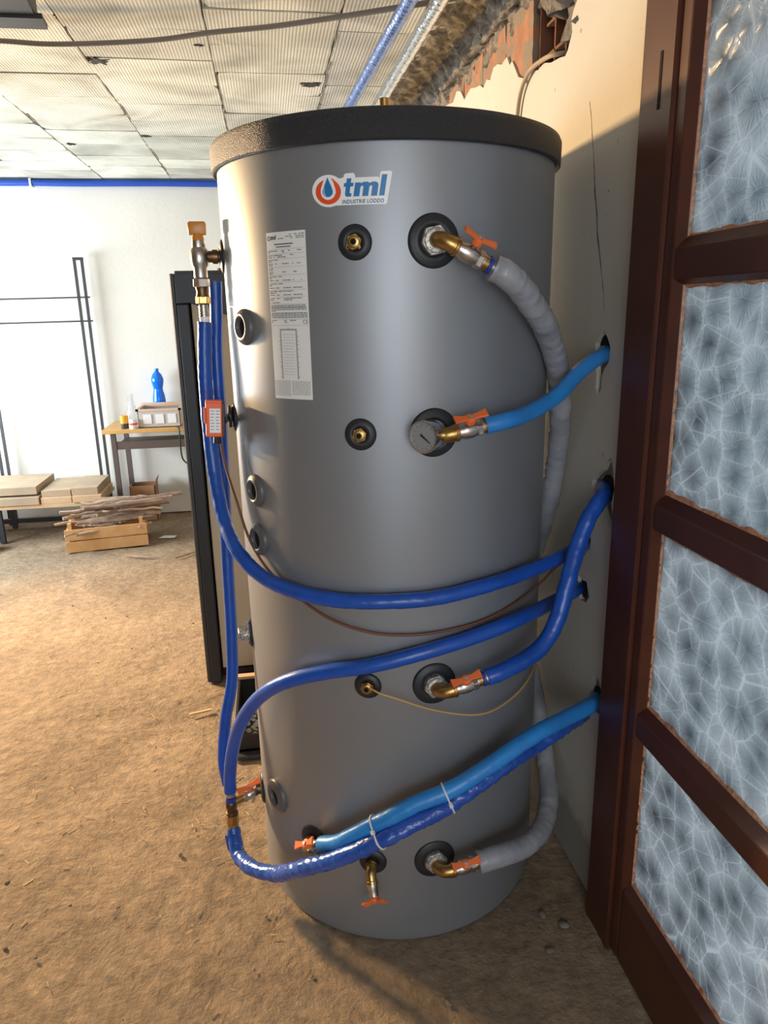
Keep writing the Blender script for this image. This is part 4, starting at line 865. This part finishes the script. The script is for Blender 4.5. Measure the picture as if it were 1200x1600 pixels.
build('bottle_body', MB().lathe([(.040, 0), (.048, .01), (.050, .16), (.046, .20), (.036, .245), (.036, .26), (.047, .305), (.048, .33), (.036, .365), (.016, .388), (.014, .395)], BM, 24), 'bottle_blue', bt, 50)
build('bottle_cap', MB().lathe([(.017, .393), (.017, .412)], BM, 16), 'bottle_blue', bt, 40)
tag(build('glass_bottle', MB().lathe([(.032, 0), (.036, .01), (.036, .11), (.028, .15), (.022, .17), (.022, .235), (.024, .24), (.024, .25)], Matrix.Translation((-1.048, 5.72, tbz)), 20), 'clear_glass', None, 50, loc=(-1.048, 5.72, tbz)), 'clear glass bottle standing on the table left of the bin', 'bottle')
jr = thing('small_jar', 'small jar with orange lid at the left of the table', 'jar', (-1.10, 5.66, tbz))
build('jar_body', MB().lathe([(.026, 0), (.028, .004), (.028, .04)], Matrix.Translation((-1.10, 5.66, tbz)), 16), 'steel_dark', jr, 40)
build('lid', MB().lathe([(.030, .040), (.030, .095), (.027, .098)], Matrix.Translation((-1.10, 5.66, tbz)), 16), 'jar_orange', jr, 40)
ct = thing('glass_jar', 'low glass jar with red band beside the orange-lidded jar', 'jar', (-1.035, 5.645, tbz))
build('jar_body', MB().lathe([(.028, 0), (.031, .004), (.031, .06), (.026, .07)], Matrix.Translation((-1.035, 5.635, tbz)), 16), 'white_paper', ct, 40)
build('jar_band', MB().lathe([(.0325, .03), (.0325, .045)], Matrix.Translation((-1.035, 5.635, tbz)), 16), 'logo_red', ct, 40)
tag(build('table_cable', MB().tube(smooth_path([(-.72, 5.62, .806), (-.70, 5.585, .80), (-.70, 5.583, .66), (-.69, 5.60, .55), (-.62, 5.63, .48), (-.52, 5.65, .40), (-.45, 5.66, .15), (-.42, 5.66, .0)], .02), .006, 8), 'black', None, 60, loc=(-.7, 5.6, .8)), 'thin black cable hanging over the table edge', 'cable')

bn = thing('low_bench', 'low bench with dark legs carrying stacked boards', 'bench', (-1.8, 5.65, 0))
build('bench_top', MB().box(-2.5, -1.30, 5.48, 5.98, .262, .292), 'board_pale', bn, bevel=.003)
for x, y in ((-2.06, 5.52), (-2.10, 5.92), (-1.37, 5.55), (-1.37, 5.92)): build('leg', MB().box(x, x + .035, y, y + .035, 0, .262), 'steel_dark', bn)
build('cross_rail', MB().box(-2.46, -1.34, 5.925, 5.955, .04, .075), 'steel_dark', bn)
bd = [(-2.45, -1.73, 5.47, 5.95, .292, .352, 'board', 'wide flat board at the bottom of the left stack'), (-2.42, -1.77, 5.55, 5.93, .352, .365, 'white_paper', 'thin pale sheet between the two boards of the left stack'), (-2.45, -1.745, 5.50, 5.97, .365, .425, 'board', 'wide flat board on top of the left stack'),
      (-1.72, -1.505, 5.48, 5.9, .292, .340, 'board_pale', 'short board at the bottom of the middle stack'), (-1.715, -1.51, 5.50, 5.93, .340, .390, 'board', 'short board on top of the middle stack'),
      (-1.495, -1.29, 5.47, 5.88, .292, .345, 'board_pale', 'light board at the bottom of the right stack'), (-1.50, -1.315, 5.49, 5.92, .345, .400, 'board', 'brown board on top of the right stack')]
for x0, x1, y0, y1, z0, z1, m, l in bd:
    tag(build('board', MB().box(x0, x1, y0, y1, z0 + .0005, z1 - .0005), m, None, bevel=.002, loc=((x0 + x1) / 2, y0, z0)), l + ' on the bench', 'board', 'boards stacked on the bench')
# slatted wooden crate, turned a little
CR = Matrix.Translation((-1.497, 5.155, 0)) @ Matrix.Rotation(math.radians(8.5), 4, 'Z')
cr_ = thing('wooden_crate', 'orange-brown slatted wooden crate full of broken sticks', 'crate', (-1.225, 5.4, 0))
Lc, Wc = .555, .31
for z in (.004, .092):
    for y in (0, Wc - .012): build('slat', MB().box(0, Lc, y, y + .012, z, z + .078, CR), 'crate_wood', cr_, bevel=.001)
    for x in (.012, Lc - .024): build('end_slat', MB().box(x, x + .012, .012, Wc - .012, z, z + .078, CR), 'crate_wood', cr_)
for x in (.024, Lc - .05):
    for y in (.012, Wc - .038): build('corner_post', MB().box(x, x + .026, y, y + .026, 0, .215, CR), 'crate_wood', cr_)
build('bottom', MB().box(.012, Lc - .012, .012, Wc - .012, .010, .018, CR), 'crate_wood', cr_)
for k in range(34):
    lay = k // 9; z = .14 + .055 * lay + random.uniform(0, .02)
    L = random.uniform(.30, .62); a = random.gauss(0.05, .35); cxs = random.uniform(.14, .46) + (.10 if lay > 1 else 0); cys = random.uniform(.04, .27)
    rr = random.uniform(.008, .019); n = 6; pts = []
    for i in range(n + 1):
        s = (i / n - .5) * L
        pts.append(CR @ Vector((cxs + s * math.cos(a) + .015 * noise.noise((k, i * .6, 0)), cys + s * math.sin(a) * .6 + .015 * noise.noise((k, i * .6, 5)), z + .02 * noise.noise((k, i * .5, 9)) + s * random.choice((-.05, .05)) * .2)))
    o = build('stick', MB().tube(pts, [rr * (1 - .35 * abs(i / n - .4)) for i in range(n + 1)], 7, rfun=lambda i, an: 1 + .25 * noise.noise((i, math.cos(an), k))), 'stick_pale' if random.random() < .35 else 'stick', None, 50, loc=pts[0])
    pale_ = o.data.materials[0].name.startswith('stick_pale')
    tag(o, ('pale split' if pale_ else 'dark weathered') + (' stick of firewood at the top of the heap in the crate', ' stick of firewood low in the heap in the crate')[lay < 2], 'stick', ('pale' if pale_ else 'dark') + (' sticks topping the crate heap', ' sticks low in the crate heap')[lay < 2])
cd = thing('cardboard_box', 'opened brown cardboard box behind the crate of sticks', 'box', (-1.07, 6.0, 0))
build('box_panel', MB().box(-1.175, -.975, 5.93, 5.936, 0, .29).box(-1.175, -.975, 6.08, 6.086, 0, .29).box(-1.175, -1.169, 5.93, 6.086, 0, .29).box(-.981, -.975, 5.93, 6.086, 0, .29), 'cardboard', cd)
build('flap', MB().add([(-.975, 5.93, .29), (-.975, 6.086, .29), (-.958, 6.08, .345), (-.958, 5.94, .345), (-.979, 5.93, .29), (-.979, 6.086, .29), (-.962, 6.08, .345), (-.962, 5.94, .345)], [(0, 1, 2, 3), (4, 7, 6, 5), (0, 4, 5, 1), (1, 5, 6, 2), (2, 6, 7, 3), (3, 7, 4, 0)]), 'cardboard', cd)
build('paper_tag', MB().box(-1.03, -.985, 5.924, 5.930, .10, .16), 'white_paper', cd)
bg_ = MB()
for k in range(9):
    c = Vector((-2.10 + random.uniform(-.1, .06), 5.34 + random.uniform(-.07, .07), random.uniform(.02, .12))); r = random.uniform(.03, .07)
    bg_.lathe([(r * .3, -r * .6), (r, -r * .2), (r * .8, r * .5), (r * .2, r * .8)], Matrix.Translation(c) @ Matrix.Rotation(random.random() * 3, 4, 'X'), 7)
tag(build('rubbish_bag', bg_, 'steel_dark', None, 60, loc=(-2.1, 5.34, 0)), 'crumpled dark bag on the floor by the bench leg', 'bag')

# ------------------------------------------------------------------ bits lying on the floor
tag(build('paper_scrap', MB().prism([(-.06, -.02), (.05, -.035), (.065, .015), (-.03, .035)], .004, .008, Matrix.Translation((-.835, 5.40, 0))), 'white_paper', None, loc=(-.835, 5.4, 0)), 'white scrap of paper on the floor right of the crate', 'paper')
for (p, q, r, l) in (((-1.06, 4.98, .012), (-.86, 4.90, .012), .008, 'brown twig on the floor in front of the crate'), ((-.72, 4.86, .012), (-.50, 5.04, .012), .007, 'dark twig on the floor left of the cabinet'), ((-.62, 5.55, .012), (-.48, 5.66, .012), .010, 'short dark twig on the floor by the back wall')):
    pp = [Vector(p).lerp(Vector(q), i / 6) + Vector((0, .02 * noise.noise((i, p[0], 0)), 0)) for i in range(7)]
    tag(build('twig', MB().tube(pp, [r * (1 - .5 * abs(i / 6 - .4)) for i in range(7)], 6), 'stick', None, 50, loc=pp[0]), l, 'twig')
def pebble(x, y, s, seed):
    bm = bmesh.new(); bmesh.ops.create_icosphere(bm, subdivisions=2, radius=1.0)
    for v in bm.verts: v.co = Vector((v.co.x * s, v.co.y * s * .75, v.co.z * s * .5)) * (1 + .35 * noise.noise(v.co * 1.3 + Vector((seed, 0, 0))))
    me = bpy.data.meshes.new('stone'); bm.to_mesh(me); bm.free()
    o = mesh_obj('stone', me, 'stone', None, 60); o.location = (x, y, s * .18); o.rotation_euler = (0, 0, seed); return o
big = [(0.70, 1.50, .016, 'larger grey stone on the floor between lower grey hose and door'), (0.655, 1.545, .013, 'stone on the floor under the curve of the lower grey hose'), (0.63, 1.43, .012, 'stone against the right foot of the tank'), (0.335, 1.33, .009, 'small stone on the floor straight before the tank foot'), (0.40, 1.20, .009, 'stone near the lower picture edge in front of the tank')]
for i, (x, y, s, l) in enumerate(big): tag(pebble(x, y, s, i * 1.7), l, 'stone', 'stones on the dirt floor')
pr = random.Random(11)
for i in range(40):
    while True:
        x = pr.uniform(-1.3, .74); y = pr.uniform(1.1, 4.2)
        if math.hypot(x - CX, y - CY) > .47 and not (-.4 < x < .4 and y > 2.4): break
    tag(pebble(x, y, pr.uniform(.003, .008), i), 'tiny loose pebble scattered on the dirt floor', 'stone', 'tiny pebbles scattered on the floor')
sm = MB()
for i in range(260):
    x = pr.gauss(-.45, .35); y = pr.gauss(2.6, .55)
    if math.hypot(x - CX, y - CY) < .46 or x > .2: continue
    a = pr.uniform(0, PI); L = pr.uniform(.006, .03); c = Vector((x, y, .004)); d = Vector((math.cos(a), math.sin(a), pr.uniform(-.1, .1))) * L / 2
    sm.tube([c - d, c + d], pr.uniform(.0006, .0018), 4)
so = build('straw_litter', sm, 'straw', None); so['kind'] = 'stuff'; tag(so, 'fine straw and wood chips littering the dirt floor by the cabinet', 'litter')
tag(build('wood_chip', MB().box(-.045, .045, -.006, .006, .002, .009, Matrix.Translation((-.375, 2.80, 0)) @ Matrix.Rotation(.25, 4, 'Z')), 'straw', None, loc=(-.375, 2.80, 0)), 'pale splinter of wood on the floor before the cabinet post', 'splinter')
